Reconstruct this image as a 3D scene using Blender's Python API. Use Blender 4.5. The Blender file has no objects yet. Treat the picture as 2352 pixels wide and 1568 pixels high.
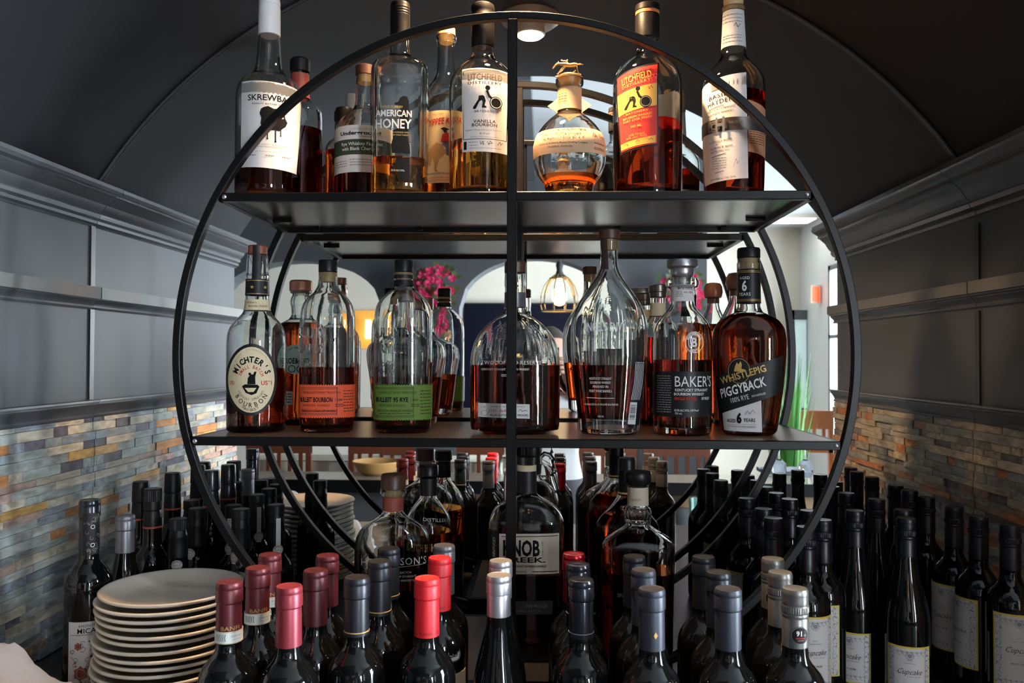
import bpy, bmesh, math, random
import numpy as np
from mathutils import Vector, Matrix
from mathutils.geometry import tessellate_polygon

random.seed(7)
sc = bpy.context.scene
COL = sc.collection
PI = math.pi

# ------------------------------------------------------------------ camera
F_PX, CX, CY = 1898.0, 1176.0, 784.0
HC = 0.56                                    # camera height above the back counter (counter top is z = 0)
YAW, PITCH, ROLL = 0.0380, 0.0187, 0.0035
_c, _s = math.cos(YAW), math.sin(YAW)
_cp, _sp = math.cos(PITCH), math.sin(PITCH)
FWD = Vector((-_s * _cp, _c * _cp, _sp))
_r = Vector((_c, _s, 0))
_u = _r.cross(FWD)
RIGHT = _r * math.cos(ROLL) + _u * math.sin(ROLL)
UP = _u * math.cos(ROLL) - _r * math.sin(ROLL)
EYE = Vector((0, 0, HC))
cam_d = bpy.data.cameras.new('camera')
cam_d.sensor_width = 22.3
cam_d.lens = F_PX / 2352.0 * 22.3
cam_d.clip_start = 0.02
cam_d.dof.use_dof = True
cam_d.dof.focus_distance = 1.36
cam_d.dof.aperture_fstop = 5.6
cam = bpy.data.objects.new('camera', cam_d)
COL.objects.link(cam)
M = Matrix.Identity(4)
for i in range(3):
    M[i][0], M[i][1], M[i][2], M[i][3] = RIGHT[i], UP[i], -FWD[i], EYE[i]
cam.matrix_world = M
sc.camera = cam

# ------------------------------------------------------------------ daylight, exposure
world = bpy.data.worlds.new('overcast_sky')
sc.world = world
world.use_nodes = True
bg = world.node_tree.nodes['Background']
bg.inputs[0].default_value = (0.80, 0.90, 1.0, 1)
bg.inputs[1].default_value = 105.0
sc.view_settings.view_transform = 'Standard'
sc.view_settings.look = 'None'
sc.view_settings.gamma = 1.0
sc.view_settings.use_curve_mapping = False
sc.view_settings.exposure = 0.0
cy = sc.cycles
cy.use_denoising = True
cy.max_bounces = 14
cy.transmission_bounces = 12
cy.glossy_bounces = 5
cy.diffuse_bounces = 3
cy.transparent_max_bounces = 8
cy.sample_clamp_indirect = 6.0


def portal(loc, rot, sx, sy):
    """marks a real window opening so that the sky outside is sampled through it"""
    d = bpy.data.lights.new('window_portal', 'AREA')
    d.shape = 'RECTANGLE'
    d.size, d.size_y = sx, sy
    d.cycles.is_portal = True
    o = bpy.data.objects.new('window_portal', d)
    COL.objects.link(o)
    o.location = loc
    o.rotation_euler = rot
    return o


# right-hand room wall is X_RW; its windows: (y0, y1, z0, z1)
X_RW = 2.75
WINDOWS = [(0.05, 0.78, -0.35, 1.45), (-2.35, -2.0, -0.35, 1.45)]
for (y0, y1, z0, z1) in WINDOWS:
    portal((X_RW + 0.01, (y0 + y1) / 2, (z0 + z1) / 2), (0, PI / 2, 0), z1 - z0, y1 - y0)

# ------------------------------------------------------------------ places
Y_SH, SH_D, Y_MIR = 1.28, 0.3425, 1.672      # shelf front, shelf depth, mirror
XC = -0.0495                                 # shelf axis
RING = 0.535
Z_RING = HC + 0.0052
Z1, Z2, Z3 = HC + 0.2574, HC - 0.1271, HC - 0.5030
X_L, X_R, Y_NF = -0.935, 0.863, 0.882        # niche side walls, niche front edge
X_N = (X_L + X_R) / 2
VR, VZ = 1.056, HC - 0.215                   # vault radius, centre height


def ray(u, v):
    a, b = (u - CX) / F_PX, (CY - v) / F_PX
    return (FWD + RIGHT * a + UP * b)


def W(u, v, Y):
    d = ray(u, v)
    return EYE + d * (Y / d.y)


def WV(u, v, D):
    """a point seen in the mirror at unfolded depth D -> its real place in the room"""
    p = W(u, v, D)
    return Vector((p.x, 2 * Y_MIR - p.y, p.z))


# ------------------------------------------------------------------ materials
MATS = {}


def mat(name, col=(0.8, 0.8, 0.8), rough=0.5, metal=0.0, var=0.06, scale=40.0, bump=0.0, coat=0.0, spec=0.5, emit=None, estr=0.0, stretch=None):
    if name in MATS:
        return MATS[name]
    m = bpy.data.materials.new(name)
    m.use_nodes = True
    nt = m.node_tree
    p = nt.nodes['Principled BSDF']
    p.inputs['Roughness'].default_value = rough
    p.inputs['Metallic'].default_value = metal
    p.inputs['Coat Weight'].default_value = coat
    p.inputs['Coat Roughness'].default_value = 0.05
    p.inputs['Specular IOR Level'].default_value = spec
    tc = nt.nodes.new('ShaderNodeTexCoord')
    nz = nt.nodes.new('ShaderNodeTexNoise')
    nz.inputs['Scale'].default_value = scale
    nz.inputs['Detail'].default_value = 4
    src = tc.outputs['Object']
    if stretch:
        mp = nt.nodes.new('ShaderNodeMapping')
        mp.inputs['Scale'].default_value = stretch
        nt.links.new(src, mp.inputs[0])
        src = mp.outputs[0]
    nt.links.new(src, nz.inputs['Vector'])
    mx = nt.nodes.new('ShaderNodeMix')
    mx.data_type = 'RGBA'
    mx.inputs[6].default_value = tuple(c * (1 - var) for c in col) + (1,)
    mx.inputs[7].default_value = tuple(min(1, c * (1 + var)) for c in col) + (1,)
    nt.links.new(nz.outputs['Fac'], mx.inputs[0])
    nt.links.new(mx.outputs[2], p.inputs['Base Color'])
    if bump:
        b = nt.nodes.new('ShaderNodeBump')
        b.inputs['Strength'].default_value = bump
        b.inputs['Distance'].default_value = 0.004
        nt.links.new(nz.outputs['Fac'], b.inputs['Height'])
        nt.links.new(b.outputs[0], p.inputs['Normal'])
    if emit:
        p.inputs['Emission Color'].default_value = tuple(emit) + (1,)
        p.inputs['Emission Strength'].default_value = estr
    MATS[name] = m
    return m


def glass_mat(name, col, ior=1.45, rough=0.0, bump=0.0, bscale=60):
    if name in MATS:
        return MATS[name]
    m = bpy.data.materials.new(name)
    m.use_nodes = True
    nt = m.node_tree
    nt.nodes.clear()
    out = nt.nodes.new('ShaderNodeOutputMaterial')
    g = nt.nodes.new('ShaderNodeBsdfGlass')
    g.inputs['Color'].default_value = tuple(col) + (1,)
    g.inputs['IOR'].default_value = ior
    g.inputs['Roughness'].default_value = rough
    if bump:
        tc = nt.nodes.new('ShaderNodeTexCoord')
        nz = nt.nodes.new('ShaderNodeTexNoise')
        nz.inputs['Scale'].default_value = bscale
        nt.links.new(tc.outputs['Object'], nz.inputs['Vector'])
        b = nt.nodes.new('ShaderNodeBump')
        b.inputs['Strength'].default_value = bump
        b.inputs['Distance'].default_value = 0.002
        nt.links.new(nz.outputs['Fac'], b.inputs['Height'])
        nt.links.new(b.outputs[0], g.inputs['Normal'])
    nt.links.new(g.outputs[0], out.inputs[0])
    MATS[name] = m
    return m


GLASS = glass_mat('clear_glass', (0.97, 0.98, 0.97), 1.47, bump=0.06, bscale=45)
BLACK_METAL = mat('black_metal', (0.004, 0.004, 0.0045), 0.38, 0.0, 0.2, 60, 0.02, spec=0.22)
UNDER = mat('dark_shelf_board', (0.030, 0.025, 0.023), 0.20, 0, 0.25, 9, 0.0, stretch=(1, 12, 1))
WOODTOP = mat('brown_shelf_board', (0.26, 0.15, 0.085), 0.28, 0, 0.35, 8, 0.02, stretch=(1, 14, 14))
SLATE_PAINT = mat('slate_grey_paint', (0.072, 0.077, 0.087), 0.42, 0, 0.04, 60, 0.02, spec=0.25)
TRIM_PAINT = mat('slate_grey_gloss', (0.085, 0.090, 0.100), 0.24, 0, 0.04, 60, 0.01, spec=0.5)
RAIL_CAP = mat('pale_grey_rail', (0.20, 0.195, 0.19), 0.5, 0, 0.10, 40, 0.03)
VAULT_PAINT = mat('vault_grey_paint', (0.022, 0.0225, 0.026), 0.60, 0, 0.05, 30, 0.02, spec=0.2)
COUNTER = mat('dark_counter', (0.03, 0.028, 0.027), 0.25, 0, 0.3, 30)
CORK = mat('cork', (0.62, 0.42, 0.22), 0.7, 0, 0.2, 250, 0.2)
BLACKCAP = mat('black_cap', (0.008, 0.008, 0.009), 0.36, 0, 0.2, 90, spec=0.3)
WAX = mat('black_wax', (0.007, 0.006, 0.006), 0.45, 0, 0.3, 60, 0.15, spec=0.15)
BROWNCAP = mat('brown_wood_cap', (0.085, 0.035, 0.022), 0.42, 0, 0.25, 60, 0.05, stretch=(1, 1, 6))
REDCAP = mat('reddish_wood_cap', (0.25, 0.075, 0.04), 0.40, 0, 0.2, 60, 0.05)
WHITE_PAPER = mat('white_paper', (0.68, 0.655, 0.64), 0.7, 0, 0.03, 80, spec=0.15)
CREAM = mat('cream_paper', (0.70, 0.58, 0.38), 0.7, 0, 0.05, 80, spec=0.15)
BEIGE = mat('beige_paper', (0.52, 0.36, 0.23), 0.7, 0, 0.08, 60, spec=0.15)
INK = mat('black_ink', (0.008, 0.008, 0.009), 0.7, 0, 0.1, 50, spec=0.08)
BROWNINK = mat('brown_ink', (0.045, 0.024, 0.016), 0.7, 0, 0.1, 50, spec=0.08)
GREYINK = mat('grey_ink', (0.25, 0.23, 0.22), 0.7, 0, 0.1, 50, spec=0.08)
REDINK = mat('red_ink', (0.50, 0.035, 0.028), 0.7, 0, 0.1, 50, spec=0.08)
WHITEINK = mat('white_ink', (0.78, 0.77, 0.74), 0.5, 0, 0.05, 50)
GOLDINK = mat('gold_ink', (0.62, 0.40, 0.12), 0.38, 0.3, 0.1, 50)
ORANGE_LBL = mat('orange_paper', (0.72, 0.095, 0.035), 0.55, 0, 0.06, 60, spec=0.2)
GREEN_LBL = mat('green_paper', (0.115, 0.20, 0.035), 0.55, 0, 0.06, 60, spec=0.2)
RED_LBL = mat('red_paper', (0.52, 0.035, 0.03), 0.5, 0, 0.05, 60, spec=0.2)
YELLOW_LBL = mat('yellow_paper', (0.66, 0.36, 0.07), 0.5, 0, 0.05, 60, spec=0.2)
BLACK_LBL = mat('black_label', (0.009, 0.009, 0.011), 0.45, 0, 0.1, 60, spec=0.3)
DKGREEN_LBL = mat('dark_green_label', (0.045, 0.06, 0.035), 0.5, 0, 0.1, 60, spec=0.2)
SILVER = mat('silver_metal', (0.55, 0.55, 0.57), 0.28, 0.9, 0.05, 60)
PEWTER = mat('dark_pewter', (0.16, 0.13, 0.12), 0.32, 0.8, 0.15, 60)
BRONZE = mat('antique_bronze', (0.52, 0.33, 0.13), 0.28, 1.0, 0.25, 220, 0.2)
SHADOWINK = mat('smoke_print', (0.010, 0.011, 0.014), 0.7, 0, 0.1, 50, spec=0.1)


def liquid(name, col):
    return glass_mat('liquid_' + name, col, 1.36)


AMBER = liquid('amber', (0.76, 0.29, 0.07))
RUST = liquid('rust', (0.56, 0.15, 0.05))
DKAMBER = liquid('dark_amber', (0.46, 0.125, 0.045))
ORANGE_LQ = liquid('orange', (0.88, 0.53, 0.19))
CHERRY = liquid('cherry', (0.40, 0.06, 0.045))

# ------------------------------------------------------------------ object helpers


def link(o, parent=None):
    COL.objects.link(o)
    if parent is not None:
        o.parent = parent
    return o


def mesh_obj(name, verts, faces, m, parent=None, smooth=True, angle=40):
    me = bpy.data.meshes.new(name)
    me.from_pydata([tuple(v) for v in verts], [], [tuple(f) for f in faces])
    me.materials.append(m)
    if smooth:
        me.shade_smooth()
        if angle < 180:
            me.set_sharp_from_angle(angle=math.radians(angle))
    me.update()
    return link(bpy.data.objects.new(name, me), parent)


def empty(name, loc=(0, 0, 0), rz=0.0):
    o = bpy.data.objects.new(name, None)
    o.empty_display_size = 0.02
    o.location = loc
    o.rotation_euler = (0, 0, rz)
    COL.objects.link(o)
    return o


def tag(o, label=None, cat=None, group=None, kind=None):
    if label:
        o['label'] = label
    if cat:
        o['category'] = cat
    if group:
        o['group'] = group
    if kind:
        o['kind'] = kind
    return o


class MB:
    """collects geometry for one mesh"""

    def __init__(s):
        s.v, s.f = [], []

    def add(s, v, f):
        n = len(s.v)
        s.v += [tuple(p) for p in v]
        s.f += [tuple(i + n for i in q) for q in f]
        return s

    def box(s, x0, x1, y0, y1, z0, z1):
        v = [(x, y, z) for z in (z0, z1) for y in (y0, y1) for x in (x0, x1)]
        return s.add(v, [(0, 2, 3, 1), (4, 5, 7, 6), (0, 1, 5, 4), (2, 6, 7, 3), (0, 4, 6, 2), (1, 3, 7, 5)])

    def tube(s, pts, r, n=8, closed=False, caps=True):
        pts = [Vector(p) for p in pts]
        rs = r if isinstance(r, (list, tuple)) else [r] * len(pts)
        base = len(s.v)
        L = len(pts)
        up = Vector((0, 0, 1))
        for i, p in enumerate(pts):
            a = pts[i - 1] if (i > 0 or closed) else p
            b = pts[(i + 1) % L] if (i < L - 1 or closed) else p
            t = (b - a).normalized()
            x = t.cross(up)
            if x.length < 1e-3:
                x = t.cross(Vector((0, 1, 0)))
            x.normalize()
            y = t.cross(x)
            for k in range(n):
                q = 2 * PI * k / n
                s.v.append(tuple(p + x * math.cos(q) * rs[i] + y * math.sin(q) * rs[i]))
        for i in range(L if closed else L - 1):
            for k in range(n):
                a = base + i * n + k
                b = base + i * n + (k + 1) % n
                c = base + ((i + 1) % L) * n + (k + 1) % n
                d = base + ((i + 1) % L) * n + k
                s.f.append((a, b, c, d))
        if caps and not closed:
            s.f.append(tuple(base + k for k in range(n))[::-1])
            s.f.append(tuple(base + (L - 1) * n + k for k in range(n)))
        return s

    def loft(s, rings, n=40, close0=True, close1=True, flip=False):
        """rings: (z, rx, ry, e[, fn]) super-elliptic outlines"""
        base = len(s.v)
        for (z, rx, ry, e) in rings:
            for k in range(n):
                q = 2 * PI * k / n
                ca, sa = math.cos(q), math.sin(q)
                s.v.append((rx * math.copysign(abs(ca) ** (2 / e), ca), ry * math.copysign(abs(sa) ** (2 / e), sa), z))
        L = len(rings)
        for i in range(L - 1):
            for k in range(n):
                q = (base + i * n + k, base + i * n + (k + 1) % n, base + (i + 1) * n + (k + 1) % n, base + (i + 1) * n + k)
                s.f.append(q[::-1] if flip else q)
        if close0:
            q = tuple(base + k for k in range(n))
            s.f.append(q if flip else q[::-1])
        if close1:
            q = tuple(base + (L - 1) * n + k for k in range(n))
            s.f.append(q[::-1] if flip else q)
        return s

    def build(s, name, m, parent=None, smooth=True, angle=40):
        return mesh_obj(name, s.v, s.f, m, parent, smooth, angle)


def lathe(name, prof, m, parent=None, n=32, angle=35, loc=None):
    """prof: (z, r) from bottom to top, closed at both ends"""
    o = MB().loft([(z, r, r, 2) for z, r in prof], n).build(name, m, parent, True, angle)
    if loc is not None:
        o.location = loc
    return o


def pchip(zs, rs, sub=5):
    n = len(zs)
    h = [zs[i + 1] - zs[i] for i in range(n - 1)]
    d = [(rs[i + 1] - rs[i]) / h[i] if h[i] > 1e-9 else 0 for i in range(n - 1)]
    m = [0.0] * n
    m[0], m[-1] = d[0], d[-1]
    for i in range(1, n - 1):
        if d[i - 1] * d[i] <= 0:
            m[i] = 0
        else:
            w1, w2 = 2 * h[i] + h[i - 1], h[i] + 2 * h[i - 1]
            m[i] = (w1 + w2) / (w1 / d[i - 1] + w2 / d[i])
    out = []
    for i in range(n - 1):
        for k in range(sub):
            t = k / sub
            z = zs[i] + t * h[i]
            r = ((2 * t ** 3 - 3 * t ** 2 + 1) * rs[i] + (t ** 3 - 2 * t ** 2 + t) * h[i] * m[i]
                 + (-2 * t ** 3 + 3 * t ** 2) * rs[i + 1] + (t ** 3 - t ** 2) * h[i] * m[i + 1])
            out.append((z, r))
    out.append((zs[-1], rs[-1]))
    return out


# ------------------------------------------------------------------ print on curved surfaces
_TXT = {}


def text_geo(s, bold=0.0, spacing=1.0):
    key = (s, bold, spacing)
    if key not in _TXT:
        c = bpy.data.curves.new('t', 'FONT')
        c.body = s
        c.size = 1.0
        c.align_x = 'CENTER'
        c.resolution_u = 2
        c.offset = bold
        c.space_character = spacing
        o = bpy.data.objects.new('t', c)
        me = o.to_mesh()
        v = np.array([(p.co.x, p.co.y) for p in me.vertices]) if len(me.vertices) else np.zeros((0, 2))
        f = [tuple(q.vertices) for q in me.polygons]
        o.to_mesh_clear()
        bpy.data.objects.remove(o)
        bpy.data.curves.remove(c)
        _TXT[key] = (v, f)
    return _TXT[key]


class Bottle:
    """profile given by the silhouette: (row, half width) pairs in photo units at distance Y, from the base up"""

    def __init__(b, name, label, group, u, Y, z0, prof, ry=1.0, e=2.0, yaw=0.0, cat='bottle', neck_e=2.0, wall=0.003, base_t=0.008,
                 n=48, glass=GLASS, level=None, lq=None, top_close=True, shape=None):
        b.u, b.Y = u, Y
        v_mid = 0.5 * (prof[0][0] + prof[-1][0])
        p = W(u, v_mid, Y)
        b.x = p.x
        b.z0 = z0
        b.m = (p - EYE).dot(FWD) / F_PX
        face = math.atan2(-b.x, Y)              # turn the local -Y axis to the viewer
        b.yaw = yaw
        rz = math.atan2(b.x, -(-Y)) * -1.0
        b.root = empty(name, (b.x, Y, z0), rz + yaw)
        tag(b.root, label, cat, group)
        zs, rs = [], []
        for (v, hw) in prof:
            z = max(0.0, W(u, v, Y).z - z0)
            if zs and z <= zs[-1] + 1e-4:
                z = zs[-1] + 1e-3
            zs.append(z)
            rs.append(hw * b.m)
        zs[0] = 0.0
        r0 = rs[0]
        sm = pchip(zs, rs, 5)
        rmax = max(rs)
        rneck = rs[-1]

        def mix(r):
            t = min(1.0, max(0.0, (r - rneck * 1.15) / max(1e-6, (rmax * 0.96 - rneck * 1.15))))
            return t * t * (3 - 2 * t)
        b.prof = []
        for (z, r) in sm:
            t = mix(r) if rmax > rneck * 1.3 else 1.0
            b.prof.append((z, r, r * (1 + (ry - 1) * t), 2 + (e - 2) * t))
        b.zs = np.array([q[0] for q in b.prof])
        b.arr = np.array([q[1:] for q in b.prof])
        b.h = zs[-1]
        # glass: outside, rim, inside
        outer = [(0.0, max(0.004, r0 - 0.005), max(0.004, (r0 * b.prof[0][2] / b.prof[0][1]) - 0.005), b.prof[0][3])]
        outer += [(0.004, *b.prof[0][1:])] + [q for q in b.prof if q[0] > 0.006]
        inner = []
        for (z, rx, ry_, e_) in b.prof:
            if z >= base_t:
                inner.append((z, max(0.004, rx - wall), max(0.004, ry_ - wall), e_))
        ib = b.ring(base_t)
        inner = [(base_t, max(0.004, ib[0] - wall - 0.008), max(0.004, ib[1] - wall - 0.008), ib[2]),
                 (base_t + 0.004, max(0.004, ib[0] - wall), max(0.004, ib[1] - wall), ib[2])] + [q for q in inner if q[0] > base_t + 0.006]
        mb = MB()
        mb.loft(outer, n, True, False)
        no = len(mb.v)
        mb.loft(inner, n, True, False, flip=True)
        ni = len(mb.v)
        for k in range(n):
            k2 = (k + 1) % n
            mb.f.append((no - n + k, no - n + k2, ni - n + k2, ni - n + k))
        if shape:
            mb.v = [shape(v) for v in mb.v]
        b.glass = mb.build('glass_body', glass, b.root, True, 60)
        b.inner = inner
        b.n = n
        if level is not None:
            zl = W(u, level, Y).z - z0
            rings = [(z, rx + 0.0004, ry_ + 0.0004, e_) for (z, rx, ry_, e_) in inner if z < zl - 0.001]
            rr = b.ring(zl)
            rings.append((zl, rr[0] - wall + 0.0004, rr[1] - wall + 0.0004, rr[2]))
            rings[0] = (rings[0][0] - 0.0003,) + rings[0][1:]
            lqm = MB().loft(rings, n)
            if shape:
                lqm.v = [shape(v) for v in lqm.v]
            b.liquid = lqm.build('liquid', lq, b.root, True, 60)
        b._cache = {}
        b.prints = {}

    def ring(b, z):
        return tuple(np.interp(z, b.zs, b.arr[:, k]) for k in range(3))

    def outline(b, z):
        key = round(z, 3)
        if key not in b._cache:
            rx, ry, e = b.ring(z)
            q = np.linspace(-PI / 2 - PI * 0.98, -PI / 2 + PI * 0.98, 361)
            ca, sa = np.cos(q), np.sin(q)
            x = rx * np.sign(ca) * np.abs(ca) ** (2 / e)
            y = ry * np.sign(sa) * np.abs(sa) ** (2 / e)
            s = np.concatenate([[0], np.cumsum(np.hypot(np.diff(x), np.diff(y)))])
            s -= s[180]
            tx, ty = np.gradient(x), np.gradient(y)
            l = np.hypot(tx, ty) + 1e-12
            b._cache[key] = (s, x, y, ty / l, -tx / l)
        return b._cache[key]

    def zof(b, v, u=None):
        return W(b.u if u is None else u, v, b.Y).z - b.z0

    def sz(b, u, v):
        """photo point on the visible face -> (arc length, height)"""
        z = b.zof(v, u)
        s, x, y, nx, ny = b.outline(z)
        cw, sw = math.cos(b.yaw), math.sin(b.yaw)
        xr = x * cw - y * sw
        nyr = nx * sw + ny * cw
        front = nyr < 0.02
        xs, ss = xr[front], s[front]
        o = np.argsort(xs)
        return float(np.interp((u - b.u) * b.m, xs[o], ss[o])), z

    def wrap(b, pts, off):
        out = []
        for (s_, z) in pts:
            s, x, y, nx, ny = b.outline(z)
            out.append((np.interp(s_, s, x) + off * np.interp(s_, s, nx), np.interp(s_, s, y) + off * np.interp(s_, s, ny), z))
        return out

    def patch(b, name, m, pts, off=0.0004, parent=None, ns=16, nz=6):
        """a sheet between four photo points (tl, tr, br, bl) lying on the bottle"""
        q = [b.sz(*p) for p in pts]
        v, f = [], []
        for j in range(nz + 1):
            t = j / nz
            for i in range(ns + 1):
                w = i / ns
                a = [q[3][k] * (1 - t) + q[0][k] * t for k in (0, 1)]
                c = [q[2][k] * (1 - t) + q[1][k] * t for k in (0, 1)]
                v.append((a[0] * (1 - w) + c[0] * w, a[1] * (1 - w) + c[1] * w))
        for j in range(nz):
            for i in range(ns):
                k = j * (ns + 1) + i
                f.append((k, k + 1, k + ns + 2, k + ns + 1))
        n = len(v)
        vv = b.wrap(v, off) + b.wrap(v, off - 0.0003)
        ff = f + [tuple(i + n for i in q_)[::-1] for q_ in f]
        edge = list(range(ns + 1)) + [(j + 1) * (ns + 1) + ns for j in range(nz)] + [nz * (ns + 1) + i for i in range(ns - 1, -1, -1)] + [j * (ns + 1) for j in range(nz - 1, 0, -1)]
        for i in range(len(edge)):
            a, c = edge[i], edge[(i + 1) % len(edge)]
            ff.append((c, a, a + n, c + n))
        return mesh_obj(name, vv, ff, m, parent or b.root, True, 50)

    def band(b, name, m, v0, v1, off=0.0005, u=None):
        """a sleeve right round the bottle between two rows"""
        z1, z0 = b.zof(v0), b.zof(v1)
        zz = [z0 + (z1 - z0) * i / 6 for i in range(7)]
        rings = [(z, b.ring(z)[0] + off, b.ring(z)[1] + off, b.ring(z)[2]) for z in zz]
        rin = [(z, r - 0.0004, q - 0.0004, e) for (z, r, q, e) in rings]
        mb = MB()
        mb.loft(rings, b.n, False, False)
        mb.loft(rin, b.n, False, False, flip=True)
        n = b.n
        for (a, c) in ((0, 7 * n), (6 * n, 13 * n)):
            for k in range(n):
                k2 = (k + 1) % n
                q = (a + k, a + k2, c + k2, c + k)
                mb.f.append(q[::-1] if a == 0 else q)
        return mb.build(name, m, b.root, True, 40)

    # --- flat print, gathered per carrier and ink
    def _put(b, parent, m, pts, faces, off=0.0009):
        b.prints.setdefault((parent, m.name, off), []).append((pts, faces))

    def text(b, parent, s, u, v, h, m, w=None, bold=0.0, spacing=1.0, shear=0.0, rot=0.0, off=0.0009):
        """h: cap height and w: total width, in photo units"""
        g, f = text_geo(s, bold, spacing)
        if not len(g):
            return
        s0, z0 = b.sz(u, v)
        k = h * b.m / 0.69
        kx = k
        gw = g[:, 0].max() - g[:, 0].min()
        if w:
            kx = w * b.m / gw
        cx = 0.5 * (g[:, 0].max() + g[:, 0].min())
        x = (g[:, 0] - cx) * kx
        y = (g[:, 1] - 0.345) * k
        x = x + shear * y
        c_, s_ = math.cos(rot), math.sin(rot)
        b._put(parent, m, list(zip(s0 + x * c_ - y * s_, z0 + x * s_ + y * c_)), f, off)

    def arctext(b, parent, s, u, v, rx, ry, a0, a1, h, m, bold=0.0, inside=False, wk=1.0, off=0.0009):
        """letters along an ellipse; angles in degrees, 90 is the top"""
        s0, z0 = b.sz(u, v)
        n = len(s)
        for i, ch in enumerate(s):
            if ch == ' ':
                continue
            a = math.radians(a0 + (a1 - a0) * (i + 0.5) / n)
            g, f = text_geo(ch, bold)
            if not len(g):
                continue
            k = h * b.m / 0.69
            cx = 0.5 * (g[:, 0].max() + g[:, 0].min())
            x, y = (g[:, 0] - cx) * k * wk, (g[:, 1] - 0.345) * k
            nx, ny = math.cos(a) / rx, math.sin(a) / ry
            t = math.atan2(ny, nx) - PI / 2 + (PI if inside else 0)
            c_, s_ = math.cos(t), math.sin(t)
            px, py = s0 + rx * b.m * math.cos(a), z0 + ry * b.m * math.sin(a)
            b._put(parent, m, list(zip(px + x * c_ - y * s_, py + x * s_ + y * c_)), f, off)

    def poly(b, parent, pts, m, off=0.0009):
        q = [b.sz(*p) for p in pts]
        tri = tessellate_polygon([[Vector((a, c, 0)) for a, c in q]])
        ff = []
        for t in tri:
            a, c, d = [q[i] for i in t]
            cr = (c[0] - a[0]) * (d[1] - a[1]) - (c[1] - a[1]) * (d[0] - a[0])
            ff.append(tuple(t) if cr > 0 else tuple(t)[::-1])
        b._put(parent, m, q, ff, off)

    def rect(b, parent, u0, v0, u1, v1, m, off=0.0009):
        b.poly(parent, [(u0, v1), (u1, v1), (u1, v0), (u0, v0)], m, off)

    def disc(b, parent, u, v, r, m, ry=None, off=0.0009, n=28):
        ry = ry or r
        b.poly(parent, [(u + r * math.cos(2 * PI * i / n), v + ry * math.sin(2 * PI * i / n)) for i in range(n)], m, off)

    def circle(b, parent, u, v, r, t, m, ry=None, off=0.0009, n=36):
        ry = ry or r
        pts, ff = [], []
        for i in range(n):
            a = 2 * PI * i / n
            pts.append(b.sz(u + r * math.cos(a), v + ry * math.sin(a)))
            pts.append(b.sz(u + (r - t) * math.cos(a), v + (ry - t) * math.sin(a)))
        for i in range(n):
            j = (i + 1) % n
            ff.append((2 * i, 2 * i + 1, 2 * j + 1, 2 * j))
        b._put(parent, m, pts, ff, off)

    def stroke(b, parent, pts, t, m, off=0.0009):
        for (p, q) in zip(pts[:-1], pts[1:]):
            d = Vector((q[0] - p[0], q[1] - p[1]))
            if d.length < 1e-6:
                continue
            n_ = Vector((-d.y, d.x)).normalized() * t / 2
            b.poly(parent, [(p[0] + n_.x, p[1] + n_.y), (q[0] + n_.x, q[1] + n_.y), (q[0] - n_.x, q[1] - n_.y), (p[0] - n_.x, p[1] - n_.y)], m, off)

    def lines(b, parent, u0, u1, v0, v1, n, m, t=1.0, off=0.0009, ragged=0.3):
        """rows of tiny unreadable print"""
        for i in range(n):
            v = v0 + (v1 - v0) * i / max(1, n - 1)
            x = u0
            while x < u1 - 1:
                l = random.uniform(2.5, 7)
                b.rect(parent, x, v - t / 2, min(u1, x + l), v + t / 2, m, off)
                x += l + 1.2
            _ = ragged

    def finish(b):
        for (parent, mn, off), items in b.prints.items():
            bm = bmesh.new()
            for pts, ff in items:
                vs = [bm.verts.new((p[0], 0, p[1])) for p in pts]
                for f in ff:
                    try:
                        bm.faces.new([vs[i] for i in f])
                    except ValueError:
                        pass
            xs = [v.co.x for v in bm.verts]
            zs = [v.co.z for v in bm.verts]
            step = 0.0035
            k = math.floor(min(xs) / step) + 1
            while k * step < max(xs):
                bmesh.ops.bisect_plane(bm, geom=bm.verts[:] + bm.edges[:] + bm.faces[:], plane_co=(k * step, 0, 0), plane_no=(1, 0, 0))
                k += 1
            if b.h < 9:
                k = math.floor(min(zs) / 0.006) + 1
                while k * 0.006 < max(zs) and b.curvy:
                    bmesh.ops.bisect_plane(bm, geom=bm.verts[:] + bm.edges[:] + bm.faces[:], plane_co=(0, 0, k * 0.006), plane_no=(0, 0, 1))
                    k += 1
            bm.verts.index_update()
            pts = [(v.co.x, v.co.z) for v in bm.verts]
            ff = [tuple(v.index for v in f.verts) for f in bm.faces]
            bm.free()
            mesh_obj('lettering', b.wrap(pts, off), ff, MATS[mn], parent, False)['kind'] = 'stuff'

    curvy = False

    def cap(b, name, m, prof, n=32, knurl=0):
        """stopper or capsule from (row, half width) pairs, base up"""
        rings = []
        for (v, hw) in prof:
            rings.append((b.zof(v), hw * b.m))
        mb = MB().loft([(z, r, r, 2) for z, r in rings], n)
        return mb.build(name, m, b.root, True, 35)


# ------------------------------------------------------------------ THE SETTING
def extrude_profile(name, prof, y0, y1, m, parent=None, angle=25):
    """prof: closed list of (x, z)"""
    n = len(prof)
    v = [(x, y0, z) for x, z in prof] + [(x, y1, z) for x, z in prof]
    f = [(i, (i + 1) % n, n + (i + 1) % n, n + i) for i in range(n)]
    f.append(tuple(range(n))[::-1])
    f.append(tuple(range(n, 2 * n)))
    o = mesh_obj(name, v, f, m, parent, True, angle)
    bm = bmesh.new()
    bm.from_mesh(o.data)
    bmesh.ops.recalc_face_normals(bm, faces=bm.faces[:])
    bm.to_mesh(o.data)
    bm.free()
    return o


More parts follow.
